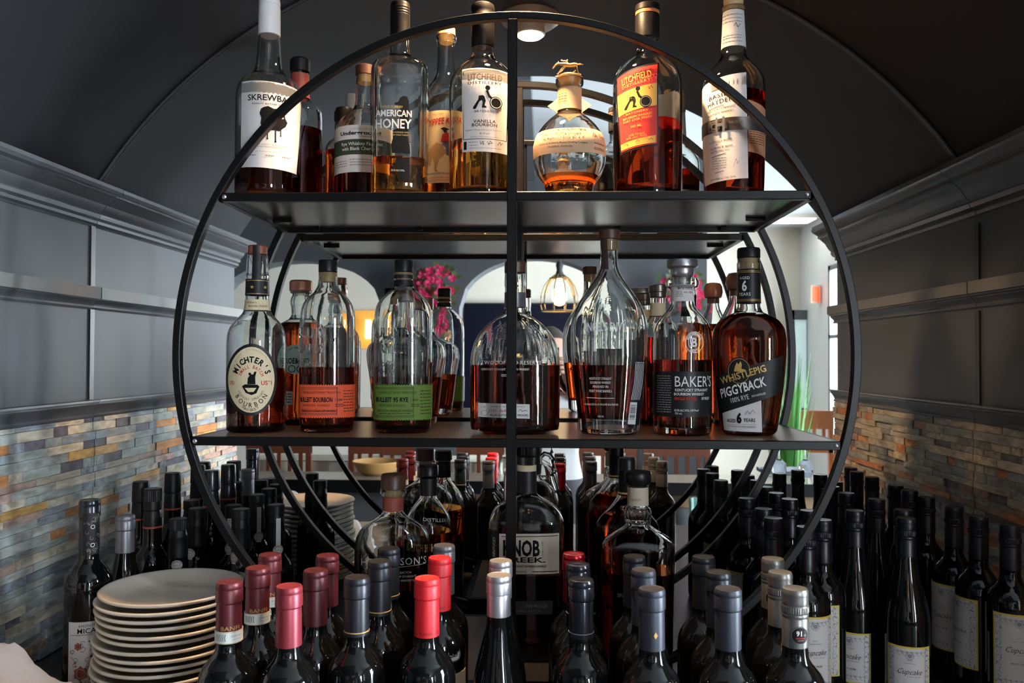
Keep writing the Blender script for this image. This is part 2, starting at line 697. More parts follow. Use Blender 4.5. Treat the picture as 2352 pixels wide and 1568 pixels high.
SLATE = bpy.data.materials.new('slate_strip')
SLATE.use_nodes = True
_nt = SLATE.node_tree
_p = _nt.nodes['Principled BSDF']
_oi = _nt.nodes.new('ShaderNodeObjectInfo')
_tc = _nt.nodes.new('ShaderNodeTexCoord')
_mp = _nt.nodes.new('ShaderNodeMapping')
_mp.inputs['Scale'].default_value = (1, 2.2, 1)
_nz = _nt.nodes.new('ShaderNodeTexNoise')
_nz.inputs['Scale'].default_value = 1.4
_nz.inputs['Detail'].default_value = 7
_nz.noise_dimensions = '4D'
_ml = _nt.nodes.new('ShaderNodeMath')
_ml.operation = 'MULTIPLY'
_ml.inputs[1].default_value = 37.0
_nt.links.new(_oi.outputs['Random'], _ml.inputs[0])
_nt.links.new(_ml.outputs[0], _nz.inputs['W'])
_nt.links.new(_tc.outputs['Object'], _mp.inputs[0])
_nt.links.new(_mp.outputs[0], _nz.inputs['Vector'])
_rp = _nt.nodes.new('ShaderNodeValToRGB')
_rp.color_ramp.elements[0].position = 0.3
_rp.color_ramp.elements[0].color = (0.50, 0.47, 0.43, 1)
_rp.color_ramp.elements[1].position = 0.7
_rp.color_ramp.elements[1].color = (1.35, 1.38, 1.42, 1)
_nt.links.new(_nz.outputs['Fac'], _rp.inputs[0])
_mx = _nt.nodes.new('ShaderNodeMix')
_mx.data_type = 'RGBA'
_mx.blend_type = 'MULTIPLY'
_mx.inputs[0].default_value = 1.0
_nt.links.new(_oi.outputs['Color'], _mx.inputs[6])
_nt.links.new(_rp.outputs[0], _mx.inputs[7])
_nt.links.new(_mx.outputs[2], _p.inputs['Base Color'])
_bp = _nt.nodes.new('ShaderNodeBump')
_bp.inputs['Strength'].default_value = 0.35
_bp.inputs['Distance'].default_value = 0.004
_nt.links.new(_nz.outputs['Fac'], _bp.inputs['Height'])
_nt.links.new(_bp.outputs[0], _p.inputs['Normal'])
_p.inputs['Roughness'].default_value = 0.6
MATS['slate_strip'] = SLATE
GROUT = mat('dark_grout', (0.06, 0.055, 0.05), 0.8, 0, 0.2, 60)

# one chamfered unit strip shared by all
_bm = bmesh.new()
bmesh.ops.create_cube(_bm, size=1.0)
STRIP_ME = bpy.data.meshes.new('slate_strip')
_bm.to_mesh(STRIP_ME)
_bm.free()
STRIP_ME.materials.append(SLATE)

PAL_L = [((0.33, 0.36, 0.34), 7), ((0.25, 0.28, 0.31), 5), ((0.44, 0.46, 0.42), 5), ((0.52, 0.46, 0.36), 6), ((0.42, 0.19, 0.07), 2.2),
         ((0.50, 0.30, 0.10), 2), ((0.13, 0.115, 0.14), 2), ((0.36, 0.25, 0.21), 2)]
PAL_R = [((0.34, 0.31, 0.25), 6), ((0.27, 0.27, 0.25), 4), ((0.40, 0.35, 0.27), 5), ((0.46, 0.38, 0.27), 3), ((0.42, 0.17, 0.07), 3),  # browner than the left: warm lamp light put into the strip colours
         ((0.48, 0.26, 0.10), 2), ((0.15, 0.13, 0.13), 2), ((0.33, 0.20, 0.15), 3)]


def pick(pal):
    t = random.uniform(0, sum(w for _, w in pal))
    for c, w in pal:
        t -= w
        if t <= 0:
            return c
    return pal[0][0]


def side_wall(side):
    sg = 1 if side == 'left' else -1          # direction into the niche
    xw = X_L if side == 'left' else X_R

    def X(d):
        return xw + sg * d
    pal = PAL_L if side == 'left' else PAL_R
    rnd = random.Random(11 if side == 'left' else 23)
    z_t = HC - 0.127
    w = MB()
    x_out = xw - sg * 0.25
    w.box(min(xw, x_out), max(xw, x_out), Y_NF, Y_MIR + 0.06, 0.0, HC + 0.345)
    root = w.build('wall_' + side, SLATE_PAINT, None, False)
    tag(root, 'dark grey panelled %s side wall of the bar niche with slate strips below' % side, None, None, 'structure')
    if side == 'left':
        c0, c1 = HC + 0.269, HC + 0.345
        pr = [(-0.01, c0 - 0.003), (0.003, c0 - 0.003), (0.005, c0), (0.012, c0 + 0.003), (0.012, c0 + 0.009), (0.010, c0 + 0.011), (0.016, c0 + 0.014), (0.018, c0 + 0.020),
              (0.016, c0 + 0.023), (0.021, c0 + 0.027), (0.027, c0 + 0.034), (0.030, c0 + 0.041), (0.040, c0 + 0.046), (0.052, c0 + 0.054), (0.050, c0 + 0.058), (0.062, c0 + 0.060), (0.066, c0 + 0.066),
              (0.066, c1 - 0.003), (0.060, c1), (-0.01, c1)]
    else:
        c0, c1 = HC + 0.288, HC + 0.386
        pr = [(-0.01, c0 - 0.002), (0.004, c0 - 0.002), (0.006, c0 + 0.004), (0.004, c0 + 0.007), (0.014, c0 + 0.012), (0.018, c0 + 0.020), (0.016, c0 + 0.024),
              (0.024, c0 + 0.032), (0.034, c0 + 0.048), (0.047, c0 + 0.060), (0.056, c0 + 0.064), (0.054, c0 + 0.070), (0.070, c0 + 0.080), (0.074, c0 + 0.086), (0.070, c1), (-0.01, c1)]
    extrude_profile('cornice', [(X(d), z) for d, z in pr], Y_NF - 0.004, Y_MIR - 0.001, TRIM_PAINT, root)
    a = HC + (0.095 if side == 'left' else 0.102)
    t_ = HC + (0.140 if side == 'left' else 0.152)
    pr = [(-0.01, a), (0.004, a), (0.006, a + 0.004), (0.003, a + 0.008), (0.008, a + 0.013), (0.014, a + 0.018), (0.013, a + 0.021), (0.017, a + 0.0225), (0.017, t_ - 0.023), (0.021, t_ - 0.022), (0.021, t_), (-0.01, t_)]
    extrude_profile('chair_rail', [(X(d), z) for d, z in pr], Y_NF - 0.02, Y_MIR - 0.001, TRIM_PAINT, root)
    rc = MB()
    rc.box(min(X(0.010), X(0.0225)), max(X(0.010), X(0.0225)), Y_NF - 0.0215, Y_MIR - 0.002, t_ - 0.0235, t_ + 0.0006)
    rc.build('rail_cap', RAIL_CAP, root, False)
    a = HC - 0.127
    pr = [(-0.01, a), (0.010, a), (0.011, a + 0.004), (0.008, a + 0.007), (0.010, a + 0.013), (0.016, a + 0.022), (0.021, a + 0.027), (0.019, a + 0.029), (0.022, a + 0.032), (0.022, a + 0.0355), (-0.01, a + 0.0355)]
    extrude_profile('dado_rail', [(X(d), z) for d, z in pr], Y_NF - 0.004, Y_MIR - 0.001, TRIM_PAINT, root)
    # grout bed and slate strips
    g = MB()
    g.box(min(X(0), X(0.004)), max(X(0), X(0.004)), Y_NF, Y_MIR - 0.001, 0.001, z_t)
    g.build('grout_bed', GROUT, root, False)
    z = 0.002
    count = 0
    while z < z_t - 0.006 and count < 296:
        h = rnd.uniform(0.0125, 0.0195)
        if z + h > z_t - 0.008:
            h = z_t - z - 0.0005
        y = Y_NF - rnd.uniform(0.0, 0.006)
        while y < Y_MIR - 0.004:
            l = rnd.choice((0.04, 0.06, 0.08, 0.10, 0.12, 0.15)) * rnd.uniform(0.8, 1.2)
            if y + l > Y_MIR - 0.02:
                l = Y_MIR - 0.001 - y
            d = 0.0065 + rnd.uniform(0, 0.0065)
            o = bpy.data.objects.new('slate_strip', STRIP_ME)
            o.location = (X(d / 2 + 0.001), y + l / 2, z + h / 2)
            o.scale = (d, l - 0.0007, h - 0.0007)
            state = random.getstate()
            random.seed(rnd.random())
            c = pick(pal)
            random.setstate(state)
            k = rnd.uniform(0.85, 1.2) * (1.3 if side == 'left' else 1.0)
            o.color = (c[0] * k, c[1] * k, c[2] * k, 1)
            link(o, root)
            count += 1
            y += l
        z += h
    return root


wall_left = side_wall('left')
wall_right = side_wall('right')

# barrel vault, thick shell
NA = 64
va = math.asin((X_R - X_N + 0.002) / VR)
vv, ff = [], []
for j, yy in enumerate((Y_NF, Y_MIR + 0.06)):
    for i in range(NA + 1):
        a = -va + 2 * va * i / NA
        vv.append((X_N + VR * math.sin(a), yy, VZ + VR * math.cos(a)))
        vv.append((X_N + (VR + 0.12) * math.sin(a), yy, VZ + (VR + 0.12) * math.cos(a)))
K = 2 * (NA + 1)
for i in range(NA):
    a = 2 * i
    ff += [(a, K + a, K + a + 2, a + 2), (a + 1, a + 3, K + a + 3, K + a + 1), (a, a + 2, a + 3, a + 1), (K + a, K + a + 1, K + a + 3, K + a + 2)]
ceiling = mesh_obj('ceiling', vv, ff, VAULT_PAINT, None, True, 50)
tag(ceiling, 'dark grey barrel vault over the bar niche', None, None, 'structure')

# mirror with arched top, its edge channels
mir_mat = bpy.data.materials.new('mirror_glass')
mir_mat.use_nodes = True
_nt = mir_mat.node_tree
_nt.nodes.clear()
_o = _nt.nodes.new('ShaderNodeOutputMaterial')
_g = _nt.nodes.new('ShaderNodeBsdfGlossy')
_g.inputs['Roughness'].default_value = 0.0
_tcm = _nt.nodes.new('ShaderNodeTexCoord')
_nzm = _nt.nodes.new('ShaderNodeTexNoise')
_nzm.inputs['Scale'].default_value = 3.0
_mxm = _nt.nodes.new('ShaderNodeMix')
_mxm.data_type = 'RGBA'
_mxm.inputs[6].default_value = (0.86, 0.885, 0.87, 1)
_mxm.inputs[7].default_value = (0.90, 0.915, 0.905, 1)
_nt.links.new(_tcm.outputs['Object'], _nzm.inputs['Vector'])
_nt.links.new(_nzm.outputs['Fac'], _mxm.inputs[0])
_nt.links.new(_mxm.outputs[2], _g.inputs['Color'])
_nt.links.new(_g.outputs[0], _o.inputs[0])
MATS['mirror_glass'] = mir_mat
pts = [(X_L, 0.0), (X_R, 0.0)]
for i in range(NA + 1):
    a = va - 2 * va * i / NA
    pts.append((X_N + VR * math.sin(a), VZ + VR * math.cos(a)))
n = len(pts)
vv = [(x, Y_MIR, z) for x, z in pts] + [(x, Y_MIR + 0.005, z) for x, z in pts]
ff = [tuple(range(n)), tuple(range(n, 2 * n))[::-1]] + [(i, n + i, n + (i + 1) % n, (i + 1) % n) for i in range(n)]
mirror = mesh_obj('wall_mirror', vv, ff, mir_mat, None, False)
tag(mirror, 'large arched mirror filling the back of the niche behind the round shelf', 'mirror')
CHANNEL = mat('dark_edge_channel', (0.02, 0.019, 0.02), 0.35, 0.2, 0.1, 60)
MB().tube([(X_N + (VR - 0.003) * math.sin(-va + 2 * va * i / NA), Y_MIR - 0.003, VZ + (VR - 0.003) * math.cos(-va + 2 * va * i / NA)) for i in range(NA + 1)], 0.0035, 6).build('arch_channel', CHANNEL, mirror)
for x0, sg in ((X_L, 1), (X_R, -1)):
    for (za, zb) in ((HC - 0.09, HC + 0.095), (HC + 0.14, HC + 0.269)):
        b_ = MB()
        b_.box(min(x0, x0 + sg * 0.004), max(x0, x0 + sg * 0.004), Y_MIR - 0.008, Y_MIR, za, zb)
        b_.build('edge_channel', CHANNEL, mirror, False)

# back counter the bottles stand on
b_ = MB()
b_.box(-3.0, X_RW - 0.01, 0.55, Y_NF - 0.006, -0.04, 0.0)
b_.box(X_L, X_R, Y_NF - 0.006, Y_MIR, -0.04, 0.0)
ctr = empty('back_counter', (0, 0, 0))
b_.build('worktop', COUNTER, ctr, False)
b_ = MB()
b_.box(-3.0, X_RW - 0.01, 0.60, Y_NF - 0.006, -0.92, -0.04)
b_.build('cabinet_body', mat('dark_cabinet', (0.05, 0.045, 0.042), 0.5, 0, 0.2, 20), ctr, False)
tag(ctr, 'dark back-bar counter under all the bottles', 'counter')

# ------------------------------------------------------------------ ROUND SHELF
shelf = empty('round_shelf', (XC, Y_SH, 0.0))
tag(shelf, 'black round metal shelf unit with three tiers standing before the mirror', 'shelf')
TW, TD = 0.0118, 0.0145


def ring_mesh(y):
    v, f = [], []
    N = 160
    for i in range(N):
        a = 2 * PI * i / N
        ca, sa = math.cos(a), math.sin(a)
        for (r, dy) in ((RING, 0.001), (RING - 0.001, 0), (RING - TW + 0.001, 0), (RING - TW, 0.001), (RING - TW, TD - 0.001), (RING - TW + 0.001, TD), (RING - 0.001, TD), (RING, TD - 0.001)):
            v.append((r * ca, y + dy, Z_RING + r * sa))
    for i in range(N):
        j = (i + 1) % N
        for k in range(8):
            l = (k + 1) % 8
            f.append((i * 8 + k, i * 8 + l, j * 8 + l, j * 8 + k))
    o = mesh_obj('ring', v, f, BLACK_METAL, shelf, True, 30)
    return o


ring_mesh(0.0)
ring_mesh(SH_D - TD)


def bar(name, x0, x1, y0, y1, z0, z1, parent=shelf, m=BLACK_METAL, bev=0.001):
    bm = bmesh.new()
    bmesh.ops.create_cube(bm, size=1.0)
    for v in bm.verts:
        v.co = Vector(((x0 + x1) / 2 + v.co.x * (x1 - x0), (y0 + y1) / 2 + v.co.y * (y1 - y0), (z0 + z1) / 2 + v.co.z * (z1 - z0)))
    if bev:
        bmesh.ops.bevel(bm, geom=bm.edges[:], offset=bev, segments=1, affect='EDGES')
    me = bpy.data.meshes.new(name)
    bm.to_mesh(me)
    bm.free()
    me.materials.append(m)
    return link(bpy.data.objects.new(name, me), parent)


PW = 0.0078
for y in (-0.001, SH_D - TD):
    bar('post', -PW, PW, y, y + TD, Z_RING - RING + TW, Z_RING + RING - TW)
BH = 0.0135
for z in (Z1, Z2, Z3):
    w = math.sqrt(RING ** 2 - (z - Z_RING) ** 2) - 0.013
    w2 = math.sqrt(RING ** 2 - (z - BH - Z_RING) ** 2) - 0.013
    w = min(w, w2) + 0.001
    bar('shelf_rail', -w, w, 0.0005, 0.0135, z - BH, z)
    bar('shelf_rail', -w, w, SH_D - 0.0135, SH_D - 0.0005, z - BH, z)
    for sx in (-1, 1):
        bar('side_rail', sx * w - 0.006, sx * w + 0.006, 0.0135, SH_D - 0.0135, z - BH, z - 0.001)
    pb = bar('shelf_board', -w + 0.006, w - 0.006, 0.0135, SH_D - 0.0135, z - 0.006, z, m=WOODTOP, bev=0)
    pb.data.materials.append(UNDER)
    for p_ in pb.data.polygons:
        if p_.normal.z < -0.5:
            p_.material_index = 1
    # little board clips and the joint bolts
    for sx in (-1, 1):
        for fx in (0.42, 0.86):
            for yy in (0.016, SH_D - 0.026):
                bar('board_clip', sx * w * fx - 0.006, sx * w * fx + 0.006, yy, yy + 0.009, z - 0.0115, z - 0.0061, bev=0.0015)
        bar('corner_clip', sx * (w - 0.030) - 0.018, sx * (w - 0.030) + 0.018, SH_D * 0.62, SH_D * 0.62 + 0.006, z - 0.012, z - 0.0062, bev=0.001)
        for yy in (-0.0012, SH_D - 0.0018):
            bb = MB().loft([(0, 0.0035, 0.0035, 2), (0.0015, 0.0035, 0.0035, 2), (0.0028, 0.0018, 0.0018, 2)], 12)
            o = bb.build('bolt', SILVER if yy < 0 else BLACK_METAL, shelf)
            o.rotation_euler = (PI / 2, 0, 0)
            o.location = (sx * (w - 0.006), yy + 0.002, z - BH / 2)
for sx in (-1, 1):
    bar('foot', sx * 0.10 - 0.02, sx * 0.10 + 0.02, 0.0, SH_D, 0.0, Z_RING - math.sqrt(RING ** 2 - 0.08 ** 2) + 0.004)

# ------------------------------------------------------------------ NICHE LAMP
lamp_p = WV(1218, 40, 2.03)
LX, LY = lamp_p.x, lamp_p.y
L_TOP = VZ + math.sqrt(VR ** 2 - (LX - X_N) ** 2)
lamp = empty('ceiling_lamp', (LX, LY, L_TOP))
tag(lamp, 'small round warm ceiling lamp at the top of the vault', 'lamp')
lathe('housing', [(-0.026, 0.040), (-0.020, 0.062), (-0.010, 0.074), (0.004, 0.078)], mat('lamp_housing', (0.25, 0.21, 0.17), 0.4, 0.4, 0.05, 40), lamp)
lathe('bezel', [(-0.046, 0.034), (-0.044, 0.037), (-0.024, 0.039)], mat('lamp_bezel', (0.6, 0.55, 0.48), 0.35, 0.3, 0.05, 40), lamp)
lathe('lens', [(-0.051, 0.020), (-0.050, 0.028), (-0.0462, 0.033)], mat('lamp_lens', (1, 0.9, 0.75), 0.4, 0, 0.0, 40, emit=(1.0, 0.78, 0.52), estr=40.0), lamp)
ld = bpy.data.lights.new('ceiling_lamp_light', 'AREA')
ld.shape = 'DISK'
ld.size = 0.062
ld.energy = 17.5
ld.color = (1.0, 0.64, 0.34)
ld.spread = math.radians(118)
lo = bpy.data.objects.new('ceiling_lamp_light', ld)
link(lo, lamp)
lo.location = (0, 0, -0.0525)

# ------------------------------------------------------------------ BOTTLES ON THE TOP TIER
G_TOP = 'spirit bottles on the top tier'
G_MID = 'spirit bottles on the middle tier'
G_LOW = 'spirit bottles below the middle tier'


def batcher(b, p, u, v, k, body, barrel):
    """worker bent over rolling a barrel; k is the size of one unit"""
    def q(*xy):
        return [(u + x * k, v + y * k) for x, y in xy]
    b.poly(p, q((-10, 19), (-14, 19), (-14, 16), (-6, 4), (-5, -2), (1, -3), (4, -1), (2, 4), (-4, 7)), body)          # back leg and hips
    b.poly(p, q((-2, 1), (4, -1), (6, 6), (4, 13), (7, 15), (7, 17), (0, 17), (1, 8)), body)                      # front leg
    b.poly(p, q((6, -10), (9, -12), (13, -3), (19, 2), (17, 5), (10, 0)), body)                                   # arms
    b.disc(p, u + 9 * k, v - 15 * k, 4.0 * k, body)                                                               # head
    b.disc(p, u + 22 * k, v + 8 * k, 10 * k, body, off=0.0010)
    b.circle(p, u + 22 * k, v + 8 * k, 8.6 * k, 1.1 * k, barrel, off=0.0012)


# peanut-butter whiskey with white cap
b = Bottle('whiskey_bottle', 'clear bottle with a tall white cap and white label with a dripping black sheep head', G_TOP, 617, 1.37, Z1,
           [(440, 73), (300, 73.5), (230, 73), (205, 69), (190, 60), (176, 42), (160, 32), (140, 29), (105, 26), (82, 24)], level=366, lq=DKAMBER, base_t=0.010)
b.cap('cap', mat('white_cap', (0.78, 0.77, 0.78), 0.4, 0, 0.03, 60), [(84, 23.5), (81, 25), (30, 24.5), (19, 24.5), (18, 22.5), (15, 22.5), (14, 24.2), (4, 24), (2, 23), (-40, 22.5), (-42, 20)])
l = b.patch('label', WHITE_PAPER, [(560, 207), (687, 212), (678, 405), (559, 399)])
b.text(l, 'SKREWBALL', 624, 246, 13, INK, 108, 0.012)
b.text(l, 'PEANUT BUTTER WHISKEY', 624, 260, 3.6, INK, 86, 0.01, 1.2)
b.poly(l, [(606, 268), (616, 265), (628, 270), (640, 268), (651, 277), (652, 287), (657, 296), (653, 306), (646, 312), (640, 318), (632, 317), (622, 318), (612, 318), (605, 312), (600, 304), (602, 292), (598, 282), (601, 272)], INK)
b.poly(l, [(624, 283), (632, 282), (637, 286), (648, 285), (649, 289), (640, 291), (634, 291), (631, 304), (626, 309), (621, 306), (617, 298), (620, 288)], WHITE_PAPER, 0.0012)
for (x, y0, y1, t) in ((604, 314, 326, 2), (615, 315, 337, 2.2), (632, 316, 342, 2.4), (643, 314, 328, 1.6)):
    b.stroke(l, [(x, y0), (x, y1)], t, INK)
    b.disc(l, x, y1, t * 0.9, INK, n=10)
b.text(l, 'TO THE MISFITS, BLACK SHEEP', 620, 350, 2.8, GREYINK, 80)
b.text(l, 'AND FREETHINKERS', 620, 355, 2.8, GREYINK, 52)
b.text(l, 'Natural peanut butter flavored whiskey', 620, 365, 2.2, GREYINK, 60)
for x in (582, 620, 655):
    b.lines(l, x - 9, x + 9, 374, 374, 1, GREYINK, 2.4)
b.finish()

# dark bottle behind it
b = Bottle('whiskey_bottle', 'dark bottle with a brown-black stopper and red striped neck behind the white-capped bottle', G_TOP, 688, 1.51, Z1,
           [(430, 52), (300, 52), (262, 51), (248, 45), (238, 33), (230, 24), (215, 21), (165, 20)], level=300, lq=CHERRY)
b.cap('stopper', BLACKCAP, [(168, 18), (166, 22.5), (140, 22.5), (136, 19)])
b.band('neck_label', mat('red_stripe_foil', (0.30, 0.05, 0.04), 0.45, 0, 0.5, 90, stretch=(1, 1, 0.02)), 172, 228)

# dark-necked bottle, mostly hidden
b = Bottle('whiskey_bottle', 'small dark bottle with a black capsule half hidden behind the green-banded rye bottle', G_TOP, 790, 1.535, Z1,
           [(430, 42), (345, 42), (330, 36), (318, 22), (305, 17), (262, 16)], level=350, lq=AMBER)
b.cap('capsule', BLACKCAP, [(306, 18), (304, 19), (262, 18.5), (258, 20), (250, 19), (248, 15)])

# cherry-finished rye, green band
b = Bottle('whiskey_bottle', 'round-shouldered rye bottle with a white label crossed by a dark green band', G_TOP, 838, 1.44, Z1,
           [(436, 68), (330, 68), (300, 66), (280, 57), (266, 44), (256, 31), (246, 24), (230, 22), (174, 21.5)], level=330, lq=CHERRY)
b.cap('stopper', BROWNCAP, [(175, 19), (174, 22), (154, 22), (152, 20)])
b.cap('cork', CORK, [(192, 17.5), (174, 17.5)])
l = b.patch('label', WHITE_PAPER, [(771, 305), (904, 305), (904, 410), (771, 410)])
band = b.patch('green_band', DKGREEN_LBL, [(771, 337), (904, 337), (904, 371), (771, 371)], 0.0008, l)
b.text(l, 'CLEVELAND', 828, 314, 4, GREYINK, 46, 0, 1.3)
b.text(l, 'Underground', 824, 323, 8, INK, 92, 0.03)
b.text(l, 'Distilled', 838, 331, 3.5, INK, 20, 0, 1, 0.3)
b.text(l, 'Rye Whiskey Finished', 829, 347, 7, WHITEINK, 92, 0.01, off=0.0013)
b.text(l, 'with Black Cherry', 822, 358, 7, WHITEINK, 76, 0.01, off=0.0013)
b.text(l, 'rye.', 776, 360, 6, GREYINK, 10, off=0.0013)
b.lines(l, 776, 800, 385, 396, 3, GREYINK, 1.8)
b.lines(l, 806, 850, 382, 394, 3, GREYINK, 1.8)
b.finish()

# faceted honey liqueur
def facet(v):
    x, y, z = v
    r = math.hypot(x, y)
    if r < 0.026 or z > 0.205:
        return v
    a = math.atan2(y, x)
    k = (a / (PI / 4)) % 1.0
    return (x * (1 - 0.05 * math.sin(k * PI) ** 0.6 + 0.03), y * (1 - 0.05 * math.sin(k * PI) ** 0.6 + 0.03), z)


b = Bottle('liqueur_bottle', 'faceted clear bottle with black ribbed screw cap and printed turkey silhouette', G_TOP, 918, 1.355, Z1,
           [(434, 62), (300, 64), (172, 65), (158, 62), (148, 52), (138, 36), (130, 27), (118, 24), (100, 22), (74, 21)], e=3.2, level=372, lq=ORANGE_LQ, wall=0.004, n=64, shape=facet)
cp = b.cap('screw_cap', WAX, [(84, 22.5), (40, 22.5), (38, 23), (36, 22), (33, 23), (30, 22), (27, 23), (24, 22), (21, 23), (18, 22), (14, 22.5), (9, 21), (7, 18)])
b.curvy = False
g_ = b.glass
b.text(g_, 'WILD TURKEY', 902, 266, 5, GOLDINK, 46, 0.01, off=0.0032)
b.text(g_, 'AMERICAN', 905, 280, 14, WHITEINK, 78, 0.02, off=0.0032)
b.text(g_, 'HONEY', 905, 303, 20, WHITEINK, 78, 0.02, off=0.0032)
b.text(g_, 'QUALITY LIQUEUR BLENDED WITH', 905, 322, 3.2, GOLDINK, 68, off=0.0032)
b.text(g_, 'PURE HONEY AND WILD TURKEY', 905, 328, 3.2, GOLDINK, 68, off=0.0032)
b.text(g_, '35.5% ALC./VOL.', 915, 406, 4, WHITEINK, 30, off=0.0032)
b.finish()
# the bird is printed on the far side of the glass
bk = Bottle.__new__(Bottle)
bk.__dict__.update(b.__dict__)
bk.prints = {}
bk.poly(g_, [(906, 258), (915, 254), (918, 246), (926, 241), (934, 242), (938, 252), (938, 270), (939, 300), (936, 318), (935, 330), (940, 352), (941, 368), (902, 368), (900, 350), (903, 336), (903, 318), (912, 314), (917, 300), (920, 282), (918, 268), (914, 262), (907, 261)], SHADOWINK, 0.0026)
bk.poly(g_, [(911, 378), (940, 376), (941, 430), (928, 430), (916, 410), (908, 392)], SHADOWINK, 0.0026)
bk.finish()

# cork-stoppered cowboy whiskey
b = Bottle('whiskey_bottle', 'bottle with pale cork stopper and yellow label of a cowboy on a bucking horse', G_TOP, 1024, 1.465, Z1,
           [(434, 50), (240, 50), (215, 47), (198, 38), (184, 28), (170, 23), (150, 21), (105, 20), (98, 21), (94, 23.5), (86, 23.5), (82, 21)], level=285, lq=AMBER)
b.cap('cork_stopper', mat('pale_cork', (0.75, 0.45, 0.16), 0.6, 0, 0.15, 120), [(100, 15), (84, 16), (82, 21), (67, 20.5), (65, 18)])
l = b.patch('label', mat('yellowed_paper', (0.80, 0.58, 0.30), 0.6, 0, 0.06, 60), [(977, 268), (1071, 268), (1071, 430), (977, 430)])
b.text(l, 'WILD WEST', 1006, 277, 4, REDINK, 26, 0, 1)
b.text(l, 'YIPPEE KI-YAY', 1024, 291, 14, REDINK, 84, 0.02, 1, 0.2, 0.09)
b.poly(l, [(1012, 309), (1020, 306), (1026, 308), (1032, 311), (1026, 313), (1027, 318), (1021, 319), (1018, 313)], BROWNINK)
b.poly(l, [(1017, 322), (1026, 318), (1033, 320), (1034, 338), (1024, 342), (1013, 339), (1015, 330)], REDINK)
b.poly(l, [(1018, 336), (1032, 336), (1035, 352), (1032, 370), (1025, 368), (1024, 352), (1016, 344)], mat('navy_ink', (0.08, 0.09, 0.16), 0.5, 0, 0.1, 50))
b.poly(l, [(990, 352), (1004, 340), (1018, 346), (1026, 362), (1018, 372), (1010, 378), (1004, 400), (1008, 406), (1000, 404), (999, 384), (995, 372), (990, 392), (985, 388), (984, 366)], mat('horse_ink', (0.45, 0.24, 0.08), 0.5, 0, 0.3, 90))
b.lines(l, 984, 1060, 408, 410, 2, GREYINK, 1.5)
b.text(l, 'AGED IN AMERICAN OAK', 1012, 418, 3, REDINK, 60)
b.text(l, 'BOTTLED BY WILD WEST', 1012, 424, 3, REDINK, 60)
b.finish()

# vanilla bourbon
b = Bottle('bourbon_bottle', 'round bottle with a black wax top and white framed label showing a barrel roller', G_TOP, 1108, 1.37, Z1,
           [(434, 75), (380, 76), (215, 77), (190, 74), (172, 66), (156, 52), (143, 36), (133, 27), (122, 24.5), (106, 24)], level=333, lq=ORANGE_LQ, base_t=0.014)
b.cap('wax_top', WAX, [(112, 24), (108, 26), (48, 26.5), (40, 27.5), (36, 25.5), (28, 26), (22, 27.5), (14, 26), (10, 20)])
l = b.patch('label', WHITE_PAPER, [(1063, 180), (1169, 182), (1164, 368), (1064, 366)])
for (a_, c_) in (((1066, 186), (1165, 186)), ((1165, 186), (1161, 339)), ((1161, 339), (1067, 339)), ((1067, 339), (1066, 186))):
    b.stroke(l, [a_, c_], 1.2, INK)
b.text(l, 'LITCHFIELD', 1114, 202, 15, BROWNINK, 78, 0.0)
b.text(l, 'DISTILLERY', 1114, 215, 6, BROWNINK, 77, 0.012, 1.2)
batcher(b, l, 1107, 247, 1.38, INK, WHITE_PAPER)
b.text(l, '- BATCHERS\' -', 1113, 278, 5, BROWNINK, 58, 0.0, 1.1)
b.text(l, 'VANILLA', 1113, 300, 6.6, BROWNINK, 50, 0.02, 1.1)
b.text(l, 'BOURBON', 1113, 308, 6.6, BROWNINK, 56, 0.02, 1.1)
b.text(l, 'Bourbon Whiskey with Natural Vanilla Flavor', 1113, 319, 3, GREYINK, 84)
b.text(l, '86 Proof', 1113, 327, 4.2, GREYINK, 22, 0.01)
b.text(l, 'Bottled at 43% alcohol by volume', 1113, 334, 3, GREYINK, 62)
b.rect(l, 1068, 344, 1074, 362, INK)
b.lines(l, 1078, 1098, 346, 353, 2, GREYINK, 1.5)
b.lines(l, 1080, 1150, 359, 359, 1, GREYINK, 1.2)
b.stroke(l, [(1103, 343), (1105, 351), (1108, 344), (1112, 351), (1108, 351), (1112, 344)], 0.9, INK)
b.stroke(l, [(1119, 344), (1122, 352), (1125, 343), (1130, 348), (1122, 349)], 0.9, INK)
b.stroke(l, [(1141, 351), (1147, 343), (1148, 350), (1153, 344)], 0.9, INK)
b.finish()

# globe-shaped bourbon with horse stopper
b = Bottle('bourbon_bottle', 'squat globe bottle with a bronze racehorse and jockey on its stopper', G_TOP, 1308, 1.375, Z1,
           [(436, 50), (425, 58), (400, 74), (370, 82.5), (345, 83), (320, 77), (295, 63), (278, 48), (266, 35), (258, 28), (248, 27), (205, 26.5), (200, 29), (193, 32), (184, 32), (181, 29)], level=408, lq=ORANGE_LQ, e=2.5)
b.curvy = True
l = b.patch('label', BEIGE, [(1227, 316), (1389, 312), (1389, 368), (1227, 372)], nz=10, ns=28)
b.text(l, 'Each bottle is recorded with the Blanton Register', 1292, 317, 5, BROWNINK, 108, 0, 1, 0.35)
b.text(l, 'of Blanton Distilling Company', 1288, 326, 6, BROWNINK, 92, 0, 1, 0.35)
b.text(l, 'The Registered Bottle No. is  8', 1292, 336, 6, BROWNINK, 96, 0, 1, 0.35)
b.text(l, 'Distilled & Bottled by Blanton Distilling Company', 1292, 348, 4.4, BROWNINK, 112)
b.text(l, 'Frankfort, Kentucky', 1288, 356, 4.4, BROWNINK, 54)
b.text(l, 'The Finest', 1374, 328, 9, BROWNINK, 46, 0, 1, 0.35)
b.text(l, 'Individually', 1376, 346, 5, BROWNINK, 36, 0, 1, 0.35)
b.lines(l, 1362, 1384, 357, 360, 2, BROWNINK, 1.3)
b.finish()
